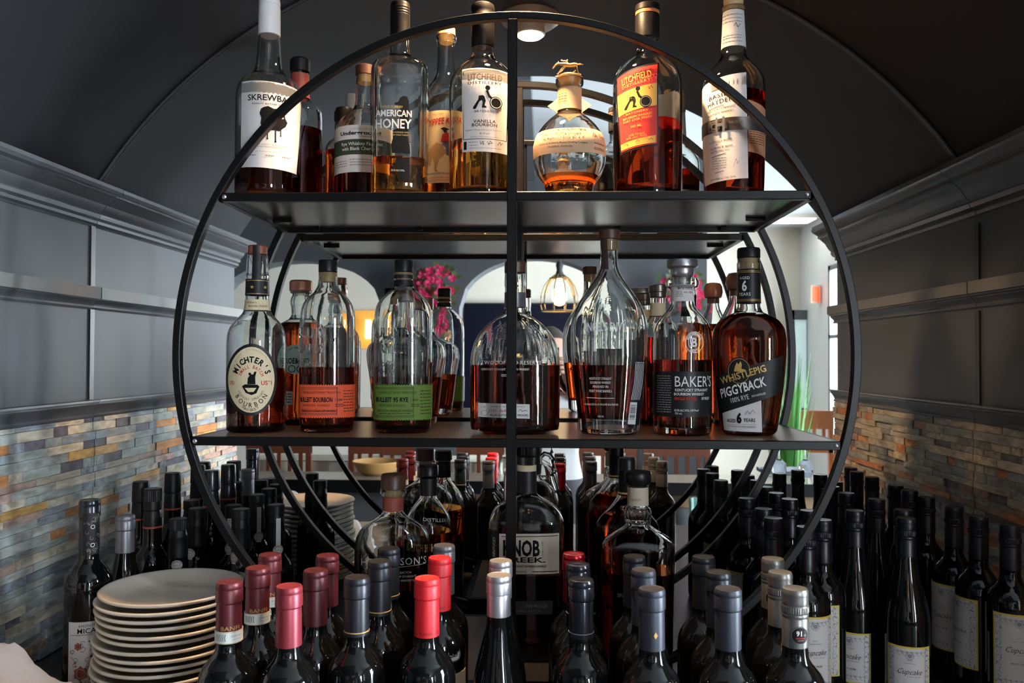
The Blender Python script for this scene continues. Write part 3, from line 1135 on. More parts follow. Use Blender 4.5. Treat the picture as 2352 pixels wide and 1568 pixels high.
nb = b.band('neck_label', mat('tan_paper', (0.50, 0.32, 0.17), 0.6, 0, 0.08, 60), 206, 256, 0.0008)
b.lines(nb, 1284, 1302, 222, 240, 4, BROWNINK, 1.2, off=0.0014)
b.prints = {k: v for k, v in b.prints.items() if k[0] is nb}
b.finish()
b.cap('stopper', mat('amber_wood', (0.42, 0.20, 0.07), 0.35, 0, 0.2, 60), [(200, 20), (182, 24), (181, 29), (178, 29.5), (176, 26)])
b.cap('stopper_plate', BRONZE, [(177, 27), (174.5, 26), (173, 22)])
# folded square tag hanging behind the neck
hm = b.m
tagm = MB()
th = 52 * hm
zt = b.zof(226)
tagm.add([(-th, 0.040, zt), (0, 0.040, zt - th * 0.72), (th, 0.040, zt), (0, 0.040, zt + th * 0.72),
          (-th, 0.0412, zt), (0, 0.0412, zt - th * 0.72), (th, 0.0412, zt), (0, 0.0412, zt + th * 0.72)],
         [(0, 1, 2, 3), (7, 6, 5, 4), (0, 4, 5, 1), (1, 5, 6, 2), (2, 6, 7, 3), (3, 7, 4, 0)])
tg = tagm.build('hang_tag', BEIGE, b.root, False)
# racehorse and jockey, one cast figure
hz = b.zof(173)
hs = hm
hf = MB()


def HP(u, v):
    return ((u - 1308) * hs, 0.0, b.zof(v))


hf.tube([HP(1326, 150), HP(1318, 149), HP(1308, 150), HP(1298, 148), HP(1292, 147)], [4.5 * hs, 5.2 * hs, 4.8 * hs, 5.4 * hs, 4.0 * hs], 10)   # barrel of the horse
hf.tube([HP(1294, 148), HP(1286, 146), HP(1280, 146)], [4.2 * hs, 3.2 * hs, 2.6 * hs], 8)                                                       # neck
hf.tube([HP(1281, 145), HP(1275, 150), HP(1269, 157)], [2.9 * hs, 2.4 * hs, 1.5 * hs], 8)                                                       # head
hf.tube([HP(1282, 143), HP(1283, 140)], [1.2 * hs, 0.4 * hs], 6)                                                                                # ear
hf.tube([HP(1325, 149), HP(1332, 148), HP(1339, 149)], [1.6 * hs, 1.9 * hs, 0.8 * hs], 8)                                                       # tail
for leg in ([(1295, 151), (1288, 160), (1282, 168), (1281, 175)], [(1298, 152), (1290, 163), (1279, 170)],
            [(1321, 152), (1322, 161), (1316, 167), (1312, 174)], [(1324, 151), (1326, 161), (1328, 168), (1334, 172)]):
    hf.tube([HP(*q) for q in leg], [2.8 * hs] + [1.7 * hs] * (len(leg) - 2) + [1.3 * hs], 7)
hf.tube([HP(1304, 145), HP(1298, 140), HP(1292, 140)], [2.6 * hs, 2.6 * hs, 1.8 * hs], 8)                                                       # jockey crouched
hf.tube([HP(1291, 139), HP(1288, 138.5)], [2.2 * hs, 1.6 * hs], 8)
hf.tube([HP(1303, 145), HP(1299, 151), HP(1303, 154)], [1.6 * hs, 1.4 * hs, 1.0 * hs], 6)
hf.tube([HP(1303, 139), HP(1302, 137)], [2.0 * hs, 1.2 * hs], 6)
hf.tube([HP(1276, 176), HP(1292, 175), HP(1308, 175.5), HP(1324, 174), HP(1334, 172.5)], [2.2 * hs, 3 * hs, 3 * hs, 3 * hs, 2 * hs], 8)         # ground
hf.build('racehorse_figure', BRONZE, b.root, True, 60)

# port-finish bourbon, red label turned to the left
b = Bottle('bourbon_bottle', 'round bottle with a black wax top and red and yellow label of a barrel roller', G_TOP, 1487, 1.385, Z1,
           [(434, 76), (380, 78), (200, 78.5), (178, 75), (160, 66), (146, 52), (134, 36), (126, 27), (112, 24), (84, 24)], level=288, lq=RUST, base_t=0.012, yaw=-0.32)
b.cap('wax_top', WAX, [(94, 25), (90, 28), (40, 28), (36, 26), (31, 26), (27, 28.5), (14, 27.5), (11, 22)])
b.cap('orange_ring', mat('orange_wax', (0.5, 0.14, 0.04), 0.4, 0, 0.1, 60), [(36, 27.4), (28, 27.4)])
l = b.patch('label', BLACK_LBL, [(1417, 190), (1513, 168), (1511, 353), (1427, 367)])
r1 = b.patch('red_field', RED_LBL, [(1420, 193), (1509, 173), (1508, 349), (1430, 362)], 0.0007, l)
b.poly(l, [(1421, 233), (1507, 216), (1507, 265), (1424, 281)], YELLOW_LBL)
b.poly(l, [(1429, 345), (1505, 331), (1505, 347), (1430, 358)], YELLOW_LBL)
b.text(l, 'LITCHFIELD', 1461, 201, 15, YELLOW_LBL, 70, 0.005, 1, 0, 0.16, 0.0014)
b.text(l, 'DISTILLERY', 1461, 214, 6, YELLOW_LBL, 68, 0.01, 1.2, 0, 0.16, 0.0014)
batcher(b, l, 1455, 246, 1.28, INK, GREYINK)
b.text(l, '- BATCHERS\' -', 1464, 278, 4.6, YELLOW_LBL, 66, 0, 1.1, 0, 0.12, 0.0014)
b.text(l, 'BOURBON WHISKEY', 1464, 287, 4.8, YELLOW_LBL, 68, 0.01, 1.1, 0, 0.12, 0.0014)
b.text(l, 'PORT CASK FINISH', 1464, 294, 4.8, YELLOW_LBL, 66, 0.01, 1.1, 0, 0.12, 0.0014)
b.text(l, '750 ML', 1463, 309, 4.6, YELLOW_LBL, 26, 0.01, 1, 0, 0.10, 0.0014)
b.text(l, '100 Proof', 1464, 327, 4.4, YELLOW_LBL, 36, 0, 1, 0, 0.10, 0.0014)
b.text(l, '50% ALC./VOL.', 1464, 333, 4.4, YELLOW_LBL, 50, 0, 1, 0, 0.10, 0.0014)
b.stroke(l, [(1436, 349), (1442, 345), (1446, 350)], 0.8, INK, 0.0014)
b.stroke(l, [(1462, 345), (1466, 339), (1470, 344)], 0.8, INK, 0.0014)
b.stroke(l, [(1489, 341), (1495, 338), (1499, 341)], 0.8, INK, 0.0014)
b.stroke(l, [(1489, 224), (1491, 230), (1495, 222), (1499, 228)], 0.8, INK, 0.0014)
b.finish()
# its plain back label, seen through the glass
zc_ = [b.zof(285), b.zof(197)]
bl = MB()
rr_ = b.ring(zc_[0])[0] + 0.0006
for z in zc_:
    for i in range(13):
        a = PI * 0.5 + 0.55 - 1.25 * i / 12
        bl.v.append((rr_ * math.cos(a), rr_ * math.sin(a), z))
for i in range(12):
    bl.f.append((i, i + 1, 14 + i, 13 + i))
bl.build('back_label', WHITE_PAPER, b.root)

# tall whiskey with metal belt
b = Bottle('bourbon_bottle', 'tall bottle with paper sleeve and a dark metal belt with monogram buckle', G_TOP, 1685, 1.385, Z1,
           [(434, 66), (400, 68), (220, 70.5), (192, 69), (172, 61), (156, 49), (143, 37), (132, 30), (120, 27.5), (100, 26.5), (40, 23.5), (28, 23)], level=222, lq=RUST, base_t=0.010)
b.cap('cork', CORK, [(42, 19), (18, 19)])
b.cap('glass_lip', glass_mat('clear_glass_lip', (0.95, 0.96, 0.95), 1.45), [(28, 23), (26, 25.5), (18, 25.5), (16, 22)])
b.cap('stopper', mat('cork_wood', (0.62, 0.40, 0.20), 0.5, 0, 0.15, 90), [(18, 21), (4, 22.5), (-40, 22.5), (-44, 18)])
nl = b.band('neck_label', WHITE_PAPER, 30, 114, 0.0007)
for v in (42, 50, 58, 90, 96, 104):
    b.lines(nl, 1663, 1703, v, v, 1, GREYINK, 1.4, off=0.0013)
b.stroke(nl, [(1686, 70), (1690, 62), (1694, 72), (1700, 64)], 0.9, INK, 0.0013)
l = b.patch('label', WHITE_PAPER, [(1615, 206), (1712, 189), (1716, 423), (1622, 431)], ns=22)
b.poly(l, [(1637, 224), (1637, 210), (1641, 203), (1648, 202), (1654, 208), (1655, 222)], GREYINK)
b.text(l, 'BASIL', 1650, 237, 9, BROWNINK, 46, 0, 1.1, 0, 0.10)
b.text(l, 'HAYDEN', 1654, 250, 10, BROWNINK, 64, 0, 1.1, 0, 0.10)
b.stroke(l, [(1632, 264), (1664, 259)], 1.1, BROWNINK)
b.text(l, 'KENTUCKY STRAIGHT', 1656, 266, 5, BROWNINK, 68, 0, 1.1, 0, 0.08)
b.text(l, 'BOURBON WHISKEY', 1655, 275, 5, BROWNINK, 62, 0, 1.1, 0, 0.08)
b.text(l, 'ARTFULLY AGED', 1655, 338, 5, BROWNINK, 54, 0, 1.1, 0, 0.06)
b.text(l, 'BY', 1650, 345, 3, BROWNINK, 6)
b.text(l, 'THE JAMES B. BEAM', 1655, 352, 4.4, BROWNINK, 56, 0, 1.1, 0, 0.05)
b.text(l, 'DISTILLING CO.', 1655, 360, 4.4, BROWNINK, 46, 0, 1.1, 0, 0.05)
b.stroke(l, [(1638, 372), (1668, 367)], 1.3, BROWNINK)
b.lines(l, 1640, 1670, 376, 398, 5, GREYINK, 1.4)
b.stroke(l, [(1684, 398), (1690, 380), (1693, 392), (1697, 384)], 0.8, GREYINK)
b.stroke(l, [(1645, 408), (1664, 405)], 1.1, BROWNINK)
b.text(l, '80 PROOF 40% ALC. / VOL. 750 ML', 1660, 421, 3.4, BROWNINK, 60, 0, 1, 0, 0.04)
b.finish()
sb = b.patch('side_label', mat('tan_back_paper', (0.52, 0.24, 0.13), 0.6, 0, 0.06, 60), [(1716, 250), (1754, 262), (1754, 372), (1716, 364)])
b.prints = {}
b.lines(sb, 1718, 1751, 320, 345, 6, BROWNINK, 1.4)
b.finish()
belt = b.band('metal_belt', PEWTER, 288, 317, 0.0012)
b.prints = {}
b.text(belt, 'HAYDEN', 1690, 300, 6, GREYINK, 30, 0, 1.4, 0, -0.02, 0.0020)
# buckle, standing proud of the belt
b.circle(belt, 1645, 305, 13, 4, SILVER, off=0.0035)
b.text(belt, 'C', 1645, 305, 14, SILVER, 13, 0.03, off=0.0045)
b.text(belt, 'B', 1638, 304, 24, SILVER, 14, 0.03, off=0.0040)
b.text(belt, 'H', 1658, 303, 32, SILVER, 20, 0.03, off=0.0048)
b.finish()

# ------------------------------------------------------------------ BOTTLES ON THE MIDDLE TIER
# oval-labelled bourbon
b = Bottle('bourbon_bottle', 'long-necked bottle with a reddish wooden stopper and cream oval label edged in black', G_MID, 590, 1.385, Z2,
           [(998, 65), (900, 66), (800, 67), (775, 66), (757, 62), (742, 53), (730, 42), (718, 32), (706, 28), (690, 26.5), (645, 25), (640, 26), (634, 26.5), (630, 25), (600, 24), (584, 22)], level=845, lq=DKAMBER)
b.cap('stopper', REDCAP, [(586, 18), (584, 21.5), (567, 21.5), (564, 19)])
b.band('star_band', BLACK_LBL, 642, 679, 0.0008)
st_ = b.band('batch_label', CREAM, 689, 713, 0.0006)
bb_ = b.patch('tax_strip', BLACK_LBL, [(580, 566), (594, 566), (596, 642), (578, 642)], 0.0010, None, 4, 10)


def star(b, p, u, v, r, m, off):
    b.poly(p, [(u + (r if i % 2 == 0 else r * 0.42) * math.sin(i * PI / 5), v - (r if i % 2 == 0 else r * 0.42) * math.cos(i * PI / 5)) for i in range(10)], m, off)


star(b, bb_, 579, 661, 4.5, GOLDINK, 0.0014)
star(b, bb_, 606, 661, 4.5, GOLDINK, 0.0014)
for v in (646, 676):
    b.stroke(bb_, [(568, v), (590, v), (613, v)], 1.0, GOLDINK, 0.0014)
b.text(st_, "Michter's", 578, 696, 3.6, BROWNINK, 22, off=0.0012)
b.text(st_, 'Batch No. 21H2239', 592, 704, 4.6, INK, 42, off=0.0012)


def oval(b, name, u, v, rx, ry, m, off, parent=None):
    n, rings = 40, 8
    pts, ff = [b.sz(u, v)], []
    for j in range(1, rings + 1):
        for i in range(n):
            a = 2 * PI * i / n
            pts.append(b.sz(u + rx * j / rings * math.cos(a), v + ry * j / rings * math.sin(a)))
    for i in range(n):
        ff.append((0, 1 + (i + 1) % n, 1 + i))
        for j in range(rings - 1):
            a = 1 + j * n
            ff.append((a + i, a + (i + 1) % n, a + n + (i + 1) % n, a + n + i))
    return mesh_obj(name, b.wrap(pts, off), [f[::-1] for f in ff], m, parent or b.root, True, 60)


ol = oval(b, 'label', 579, 870, 55, 80, BLACK_LBL, 0.0004)
oc = oval(b, 'cream_field', 579, 870, 49, 73, CREAM, 0.0008, ol)
b.arctext(ol, "MICHTER'S", 578, 872, 39, 47, 160, 16, 12.5, INK, 0.035, wk=0.85, off=0.0013)
b.arctext(ol, 'SMALL BATCH', 578, 874, 27, 33, 158, 20, 7, REDINK, 0.015, wk=0.8, off=0.0013)
b.arctext(ol, 'From Michter\'s Fine Kentucky Warehouse', 579, 870, 45.5, 67, 165, 15, 3.4, GREYINK, off=0.0013)
b.text(ol, '1753', 539, 877, 8, REDINK, 15, 0.01, off=0.0013)
b.text(ol, 'US*1', 611, 877, 9, REDINK, 24, 0.02, off=0.0013)
b.arctext(ol, 'KENTUCKY STRAIGHT', 578, 884, 28, 30, 200, 340, 5, BROWNINK, 0.0, True, wk=0.8, off=0.0013)
b.arctext(ol, 'BOURBON', 578, 878, 37, 48, 208, 332, 10, BROWNINK, 0.01, True, wk=0.9, off=0.0013)
b.arctext(ol, 'WHISKEY', 578, 870, 37, 67, 243, 297, 6, BROWNINK, 0.0, True, off=0.0013)
b.poly(ol, [(560, 884), (566, 880), (592, 881), (596, 885), (590, 900), (580, 904), (568, 899)], INK, 0.0013)
b.poly(ol, [(571, 880), (572, 866), (577, 858), (583, 858), (585, 852), (590, 852), (587, 864), (588, 880)], INK, 0.0013)
b.disc(ol, 576, 857, 3, INK, off=0.0013, n=12)
b.poly(ol, [(566, 888), (590, 888), (584, 897), (573, 897)], CREAM, 0.0016)
b.finish()

# amber whiskey with mint round label behind
b = Bottle('whiskey_bottle', 'amber whiskey with a copper stopper and round mint label behind the orange-labelled bottle', G_MID, 690, 1.535, Z2,
           [(972, 56), (900, 58), (800, 59), (765, 58), (748, 50), (738, 36), (732, 26), (722, 21), (706, 22), (694, 24), (684, 22), (676, 19), (672, 24), (668, 24)], level=742, lq=AMBER)
b.cap('stopper', mat('copper_stopper', (0.42, 0.19, 0.12), 0.3, 0.4, 0.1, 60), [(670, 20), (668, 26), (648, 26), (644, 23)])
MINT = mat('mint_paper', (0.50, 0.66, 0.58), 0.55, 0, 0.05, 60)
ml = oval(b, 'round_label', 680, 825, 32, 33, MINT, 0.0006)
b.text(ml, 'ROE&CO', 680, 828, 12, INK, 46, 0.02, off=0.0012)
b.arctext(ml, 'IRISH WHISKEY', 680, 825, 26, 26, 160, 20, 5, INK, off=0.0012)
b.circle(ml, 672, 846, 8, 1.6, INK, off=0.0012)
b.circle(ml, 690, 846, 8, 1.6, INK, off=0.0012)
sl = b.patch('small_label', MINT, [(655, 896), (674, 896), (674, 926), (655, 926)], 0.0006, None, 4, 3)
b.lines(sl, 657, 672, 902, 920, 4, INK, 2)
b.finish()


def frontier(u, hw, label, lblm, level, lq, word, ctop, neck_band, yv):
    b = Bottle('whiskey_bottle', label, G_MID, u, 1.385, Z2,
               [(1000, hw - 3), (985, hw), (800, hw + 1), (735, hw + 0.5), (716, hw - 1.5), (702, hw - 5), (690, hw - 12), (680, hw - 21), (671, hw - 31), (664, 27), (656, 23.5), (640, 21.5), (624, 21)], ry=0.72, e=2.3, level=level, lq=lq, base_t=0.010)
    b.cap('stopper', BLACKCAP, [(626, 19), (624, 21.5), (601, 21.5), (598, 20)])
    b.cap('cork', CORK, [(648, 17), (624, 17.5)])
    if neck_band:
        b.band('neck_band', BLACK_LBL, 632, 640, 0.0007)
        b.band('neck_band', BLACK_LBL, 644, 656, 0.0007)
    # zigzag-edged paper band
    z1, z0 = yv
    mb = MB()
    n = 120
    h1, h0 = b.zof(z1), b.zof(z0)
    for zi, (z, off) in enumerate(((h0, 0.0007), (h0 + 0.002, 0.0007), (h1 - 0.002, 0.0007), (h1, 0.0007))):
        s, x, y, nx, ny = b.outline(z)
        L = 0.95 * b.outline(h0)[0][-1]
        for i in range(n + 1):
            q = -L + 2 * L * i / n
            zz = z + (0.0011 if i % 2 else -0.0011) * (1 if zi in (0, 3) else 0)
            mb.v.append((np.interp(q, s, x) + off * np.interp(q, s, nx), np.interp(q, s, y) + off * np.interp(q, s, ny), zz))
    for j in range(3):
        for i in range(n):
            a = j * (n + 1) + i
            mb.f.append((a, a + 1, a + n + 2, a + n + 1))
    l = mb.build('label', lblm, b.root, True, 60)
    dk = BROWNINK
    o_ = 0.0012
    w = hw
    for v in (z1 + 6, z1 + 9, z0 - 10, z0 - 7):
        b.stroke(l, [(u - w * 0.9, v), (u - w * 0.4, v), (u, v), (u + w * 0.35, v)], 0.9, dk, o_)
    b.stroke(l, [(u + w * 0.35, z1 + 5), (u + w * 0.35, z0 - 6)], 1.0, dk, o_)
    b.text(l, 'THE BULLEIT FAMILY TRADITION', u - 14, z1 + 17, 5, dk, 86, 0, 1, 0, 0, o_)
    b.text(l, word, u - 26, z1 + 33, 10, INK, 76, 0.03, 1, 0, 0, o_)
    b.text(l, '1 Liter', u + 26, z1 + 33, 6, dk, 18, 0.01, 1, 0, 0, o_)
    b.text(l, 'FRONTIER WHISKEY', u - 24, z1 + 46, 5, dk, 62, 0, 1.1, 0, 0, o_)
    b.text(l, 'KENTUCKY STRAIGHT WHISKEY', u - 18, z1 + 58, 5, dk, 82, 0.01, 1, 0, 0, o_)
    b.lines(l, u - 52, u + 18, z0 - 15, z0 - 15, 1, dk, 1.6, o_)
    b.lines(l, u + 18, u + 36, z1 + 44, z1 + 48, 2, dk, 1.5, o_)
    b.lines(l, u + w * 0.58, u + w * 0.93, z1 + 14, z0 - 14, 8, dk, 1.8, o_)
    # raised glass lettering
    g = b.glass
    for (t, v, h, ww) in (('BULLEIT', 765, 22, 86), ('BOURBON' if 'BOURBON' in word else 'RYE', 800, 20, 88 if 'BOURBON' in word else 46), ('FRONTIER', 836, 9, 62), ('WHISKEY', 852, 9, 56)):
        bold_g, bold_f = text_geo(t, 0.02)
        s0, zz0 = b.sz(u - 34, v)
        k = h * b.m / 0.69
        gw = bold_g[:, 0].max() - bold_g[:, 0].min()
        kx = ww * b.m / gw
        pts = [(s0 + p[0] * kx, zz0 + (p[1] - 0.345) * k) for p in bold_g]
        top = b.wrap(pts, 0.0011)
        bot = b.wrap(pts, -0.0004)
        nn = len(pts)
        edges = {}
        for f in bold_f:
            for i in range(len(f)):
                e_ = (f[i], f[(i + 1) % len(f)])
                if (e_[1], e_[0]) in edges:
                    edges.pop((e_[1], e_[0]))
                else:
                    edges[e_] = 1
        ff = list(bold_f) + [(a + nn, b2 + nn, b2, a) for (a, b2) in edges]
        mesh_obj('raised_lettering', top + bot, ff, GLASS, g, False)['kind'] = 'stuff'
    b.finish()
    return b


frontier(752, 62, 'flask-shaped bourbon with a black stopper and orange zigzag-edged label', ORANGE_LBL, 843, DKAMBER, 'BULLEIT BOURBON', 598, False, (882, 956))
frontier(926, 66, 'flask-shaped rye nearly empty with a black stopper and green zigzag-edged label', GREEN_LBL, 962, DKAMBER, 'BULLEIT 95 RYE', 600, True, (882, 961))

# wide flask behind the rye
b = Bottle('whiskey_bottle', 'wide flat-shouldered glass flask of amber whiskey behind the green-labelled rye', G_MID, 933, 1.545, Z2,
           [(977, 70), (960, 72), (860, 84), (815, 90), (800, 88), (786, 78), (776, 58), (766, 38), (752, 24), (730, 20), (690, 19)], ry=0.55, e=3.0, level=865, lq=AMBER, base_t=0.016, wall=0.005)
b.cap('stopper', BROWNCAP, [(694, 17), (692, 21), (664, 21), (661, 18)])

# big round-shouldered flat bottle, fluted shoulders
b = Bottle('bourbon_bottle', 'broad one-litre flat bottle with fluted shoulders and dark stopper behind the centre post', G_MID, 1183, 1.385, Z2,
           [(1003, 78), (998, 90), (988, 98), (970, 102), (840, 103), (815, 101), (790, 95), (768, 84), (750, 69), (736, 52), (726, 38), (718, 29), (708, 25), (690, 24), (660, 24), (655, 25), (626, 24)], ry=0.58, e=2.6, level=838, lq=DKAMBER, n=72, base_t=0.010,
           shape=lambda v: (v[0], v[1] * (1 + 0.045 * math.cos(v[0] / 0.0085 * PI) * max(0.0, min(1.0, (v[2] - 0.118) / 0.02)) * max(0.0, min(1.0, (0.205 - v[2]) / 0.03))), v[2]))
b.cap('stopper', BROWNCAP, [(628, 21), (626, 25), (604, 25), (600, 22)])
b.band('neck_ring', mat('smoky_band', (0.10, 0.09, 0.11), 0.3, 0, 0.2, 50), 672, 706, 0.0006)
l = b.patch('label', WHITE_PAPER, [(1101, 922), (1216, 925), (1216, 957), (1101, 953)])
b.text(l, '1.0L', 1114, 931, 5, GREYINK, 12)
b.circle(l, 1116, 944, 9, 0.9, GREYINK, 6)
b.lines(l, 1130, 1150, 930, 930, 1, GREYINK, 1.4)
b.lines(l, 1156, 1205, 930, 930, 1, GREYINK, 1.4)
b.text(l, '3151  0646', 1146, 939, 6, REDINK, 44)
b.text(l, '45.2% ALC/VOL (90.4 PROOF)', 1170, 949, 4.6, INK, 84, 0.012)
b.stroke(l, [(1190, 941), (1196, 936), (1199, 941), (1206, 938), (1210, 940)], 0.9, INK)
g_ = b.glass
b.text(g_, 'WOODFORD RESERVE', 1178, 832, 8, WHITEINK, 128, 0, 1.1)
b.text(g_, 'KENTUCKY STRAIGHT BOURBON WHISKEY', 1161, 847, 4.4, WHITEINK, 108, 0.01, 1.1)
b.stroke(g_, [(1152, 859), (1168, 859)], 1.0, WHITEINK)
b.stroke(g_, [(1152, 862), (1168, 862)], 1.0, WHITEINK)
b.circle(g_, 1159, 763, 14, 2.0, GLASS, 17, 0.0016)
b.circle(g_, 1159, 763, 10, 1.2, GLASS, 13, 0.0016)
b.text(g_, 'W', 1159, 763, 13, GLASS, 14, 0.03, off=0.0016)
b.finish()

# teardrop bottle with winged back
b = Bottle('bourbon_bottle', 'tall teardrop bottle with dark brown stopper and etched white lettering', G_MID, 1399, 1.385, Z2,
           [(1002, 66), (985, 69), (960, 71), (920, 76), (860, 83), (800, 88.5), (760, 89), (730, 85), (700, 73), (675, 57), (650, 40), (632, 29), (615, 22.5), (600, 20.5), (575, 20), (549, 21)], ry=0.58, e=2.2, level=838, lq=RUST, wall=0.0045, base_t=0.026, n=72,
           shape=lambda v: (v[0], v[1] * (1 + (0.05 * math.cos(v[0] / 0.010 * PI) if v[1] > 0 else 0) * max(0.0, min(1.0, (v[2] - 0.09) / 0.03)) * max(0.0, min(1.0, (0.235 - v[2]) / 0.03))), v[2]))
b.cap('stopper', BROWNCAP, [(551, 20), (549, 24), (530, 24), (527, 21)])
b.cap('cork', CORK, [(575, 14), (549, 15)])
b.patch('neck_strip', mat('brown_strip', (0.05, 0.025, 0.025), 0.5, 0, 0.1, 60), [(1381, 545), (1394, 545), (1398, 621), (1384, 621)], 0.0012, None, 4, 10)
g_ = b.glass
b.curvy = True
b.text(g_, "ANGEL'S ENVY", 1388, 752, 19, WHITEINK, 96, 0.015, 1, off=0.0022)
for (t, v, w_) in (('KENTUCKY STRAIGHT', 868, 50), ('BOURBON WHISKEY', 877, 46), ('FINISHED IN', 886, 34), ('PORT WINE BARRELS', 896, 50)):
    b.text(g_, t, 1380, v, 5.4, WHITEINK, w_, 0.0)
b.stroke(g_, [(1349, 911), (1380, 912), (1411, 912)], 1.0, WHITEINK)
b.text(g_, '43.3% ALCOHOL BY VOLUME (86.6 PROOF)', 1381, 926, 4, WHITEINK, 76)
b.text(g_, '750 ML', 1381, 953, 4, WHITEINK, 14)
l = b.patch('barcode_label', BLACK_LBL, [(1458, 828), (1481, 829), (1466, 975), (1439, 972)], 0.0006, None, 6, 10)
b.lines(l, 1457, 1477, 832, 832, 1, WHITEINK, 1.2, 0.0012)
for i in range(7):
    x0, x1 = 1458 + i * 2.9, 1449 + i * 3.0
    b.stroke(l, [(x0, 834), (x0 - 3.2, 880), (x1 - 1, 916)], 0.9, WHITEINK, 0.0012)
bc = b.patch('barcode_field', WHITE_PAPER, [(1446, 921), (1461, 922), (1457, 972), (1440, 970)], 0.0010, l, 5, 6)
for i in range(13):
    v = 928 + i * 2.6
    b.stroke(l, [(1446.5 - i * 0.3, v), (1458 - i * 0.25, v + 0.6)], random.choice((0.8, 1.3, 1.7)), INK, 0.0016)
b.finish()
# dark rear label, read through the glass
zb0, zb1 = b.zof(965), b.zof(800)
rb = b.ring(zb0)
m_ = MB()
for j in range(9):
    z = zb0 + (zb1 - zb0) * j / 8
    for i in range(9):
        s_ = -0.022 + 0.044 * i / 8
        rx_, ry_, e_ = b.ring(z)
        m_.v.append((s_, ry_ * 0.985 * (1 - abs(s_ / rx_) ** e_) ** (1 / e_) + 0.0065, z))
for j in range(8):
    for i in range(8):
        a = j * 9 + i
        m_.f.append((a, a + 1, a + 10, a + 9))
m_.build('back_label', mat('smoky_blue_label', (0.035, 0.04, 0.06), 0.6, 0, 0.2, 40), b.root)

# dark-capped bottle between the teardrop and the silver-topped one
b = Bottle('bourbon_bottle', 'bottle with dark cap and cream neck label behind, between the teardrop and silver-topped bottles', G_MID, 1511, 1.56, Z2,
           [(972, 44), (800, 46), (765, 44), (748, 36), (736, 25), (724, 18.5), (700, 17), (682, 17)], level=775, lq=RUST)
b.cap('cap', PEWTER, [(684, 17), (682, 19), (672, 19), (670, 21), (656, 21), (654, 18)])
b.band('neck_label', CREAM, 696, 726, 0.0006)

# silver-stoppered bourbon
b = Bottle('bourbon_bottle', 'round bottle with a silver mushroom stopper and black wrap label', G_MID, 1567, 1.385, Z2,
           [(1000, 65), (975, 66.5), (800, 67), (770, 66), (750, 62), (734, 53), (720, 41), (708, 31), (698, 27.5), (690, 27), (666, 27), (662, 30), (659, 36), (650, 38.5), (642, 35), (638, 30)], level=826, lq=RUST, base_t=0.014)
b.cap('silver_stopper', SILVER, [(660, 18), (640, 20), (636, 24), (626, 27), (618, 26), (616, 33), (613, 35.5), (600, 35.5), (597, 34), (596, 30)])
b.cap('cork', CORK, [(668, 18), (640, 18.5)])
nb = b.patch('neck_label', WHITE_PAPER, [(1541, 656), (1593, 656), (1593, 693), (1541, 693)], 0.0008)
b.text(nb, 'SINGLE BARREL', 1574, 664, 5.4, INK, 36, 0.02, off=0.0014)
b.lines(nb, 1554, 1568, 671, 682, 4, GREYINK, 1.4, 0.0014)
b.text(nb, '0001 8524', 1580, 673, 4, REDINK, 20, off=0.0014)
l = b.patch('label', BLACK_LBL, [(1501, 852), (1633, 852), (1633, 953), (1501, 953)], ns=24)
b.text(l, "BAKER'S", 1597, 874, 23, WHITEINK, 94, 0.0, off=0.0010)
b.text(l, 'KENTUCKY STRAIGHT', 1590, 893, 5.6, WHITEINK, 78, 0.02, 1.05, off=0.0010)
b.text(l, 'BOURBON WHISKEY', 1584, 902, 5.6, WHITEINK, 70, 0.02, 1.05, off=0.0010)
b.text(l, 'SINGLE BARREL', 1575, 912, 6, REDINK, 50, 0.02, off=0.0010)
b.text(l, '107 PROOF', 1617, 912, 6, WHITEINK, 24, 0.02, off=0.0010)
b.text(l, '53.5% ALC./VOL./107 Proof', 1577, 938, 4.4, WHITEINK, 54, 0.01, off=0.0010)
b.text(l, '750 mL', 1559, 945, 4.4, WHITEINK, 16, off=0.0010)
b.lines(l, 1512, 1543, 862, 942, 16, GREYINK, 2.0, 0.0010)
g_ = b.glass
b.circle(g_, 1593, 787, 19.5, 1.2, WHITEINK, 24)
b.circle(g_, 1593, 787, 13, 1.2, WHITEINK, 17)
b.arctext(g_, 'STRAIGHT BOURBON WHISKEY', 1593, 787, 15.5, 20, 165, 15, 4.6, WHITEINK, 0.01)
b.arctext(g_, "BAKER'S", 1593, 787, 15.5, 20, 235, 305, 4.6, WHITEINK, 0.01, True)
b.text(g_, 'B', 1593, 787, 19, WHITEINK, 13, 0.03)
b.finish()

# rye with a slanted black label
b = Bottle('rye_bottle', 'full amber rye with bulging shoulders and a slanted black label over a white one', G_MID, 1720, 1.385, Z2,
           [(1000, 58), (985, 62), (940, 69), (880, 77), (820, 82), (785, 83), (760, 80), (742, 71), (730, 58), (722, 42), (716, 31), (706, 27), (690, 26), (620, 25), (616, 27), (606, 27), (602, 25), (592, 25)], ry=0.66, e=2.4, level=724, lq=AMBER, base_t=0.010)
b.cap('stopper', BLACKCAP, [(594, 22), (592, 26), (574, 26), (570, 24)])
b.cap('cork', CORK, [(620, 20), (592, 21)])
nl = b.band('neck_label', BLACK_LBL, 619, 697, 0.0008)
b.text(nl, 'AGED', 1711, 640, 6, WHITEINK, 22, 0.01, 1.1, off=0.0016)
b.text(nl, '6', 1711, 658, 22, WHITEINK, 11, 0.03, off=0.0016)
b.text(nl, 'YEARS', 1711, 677, 7, WHITEINK, 26, 0.01, 1.1, off=0.0016)
for v in (624, 627, 689, 692):
    b.stroke(nl, [(1696, v), (1720, v), (1744, v)], 0.9, GOLDINK, 0.0016)
b.curvy = True
wl = b.patch('white_label', WHITE_PAPER, [(1661, 930), (1746, 912), (1748, 988), (1666, 986)], 0.0005, None, 14, 8)
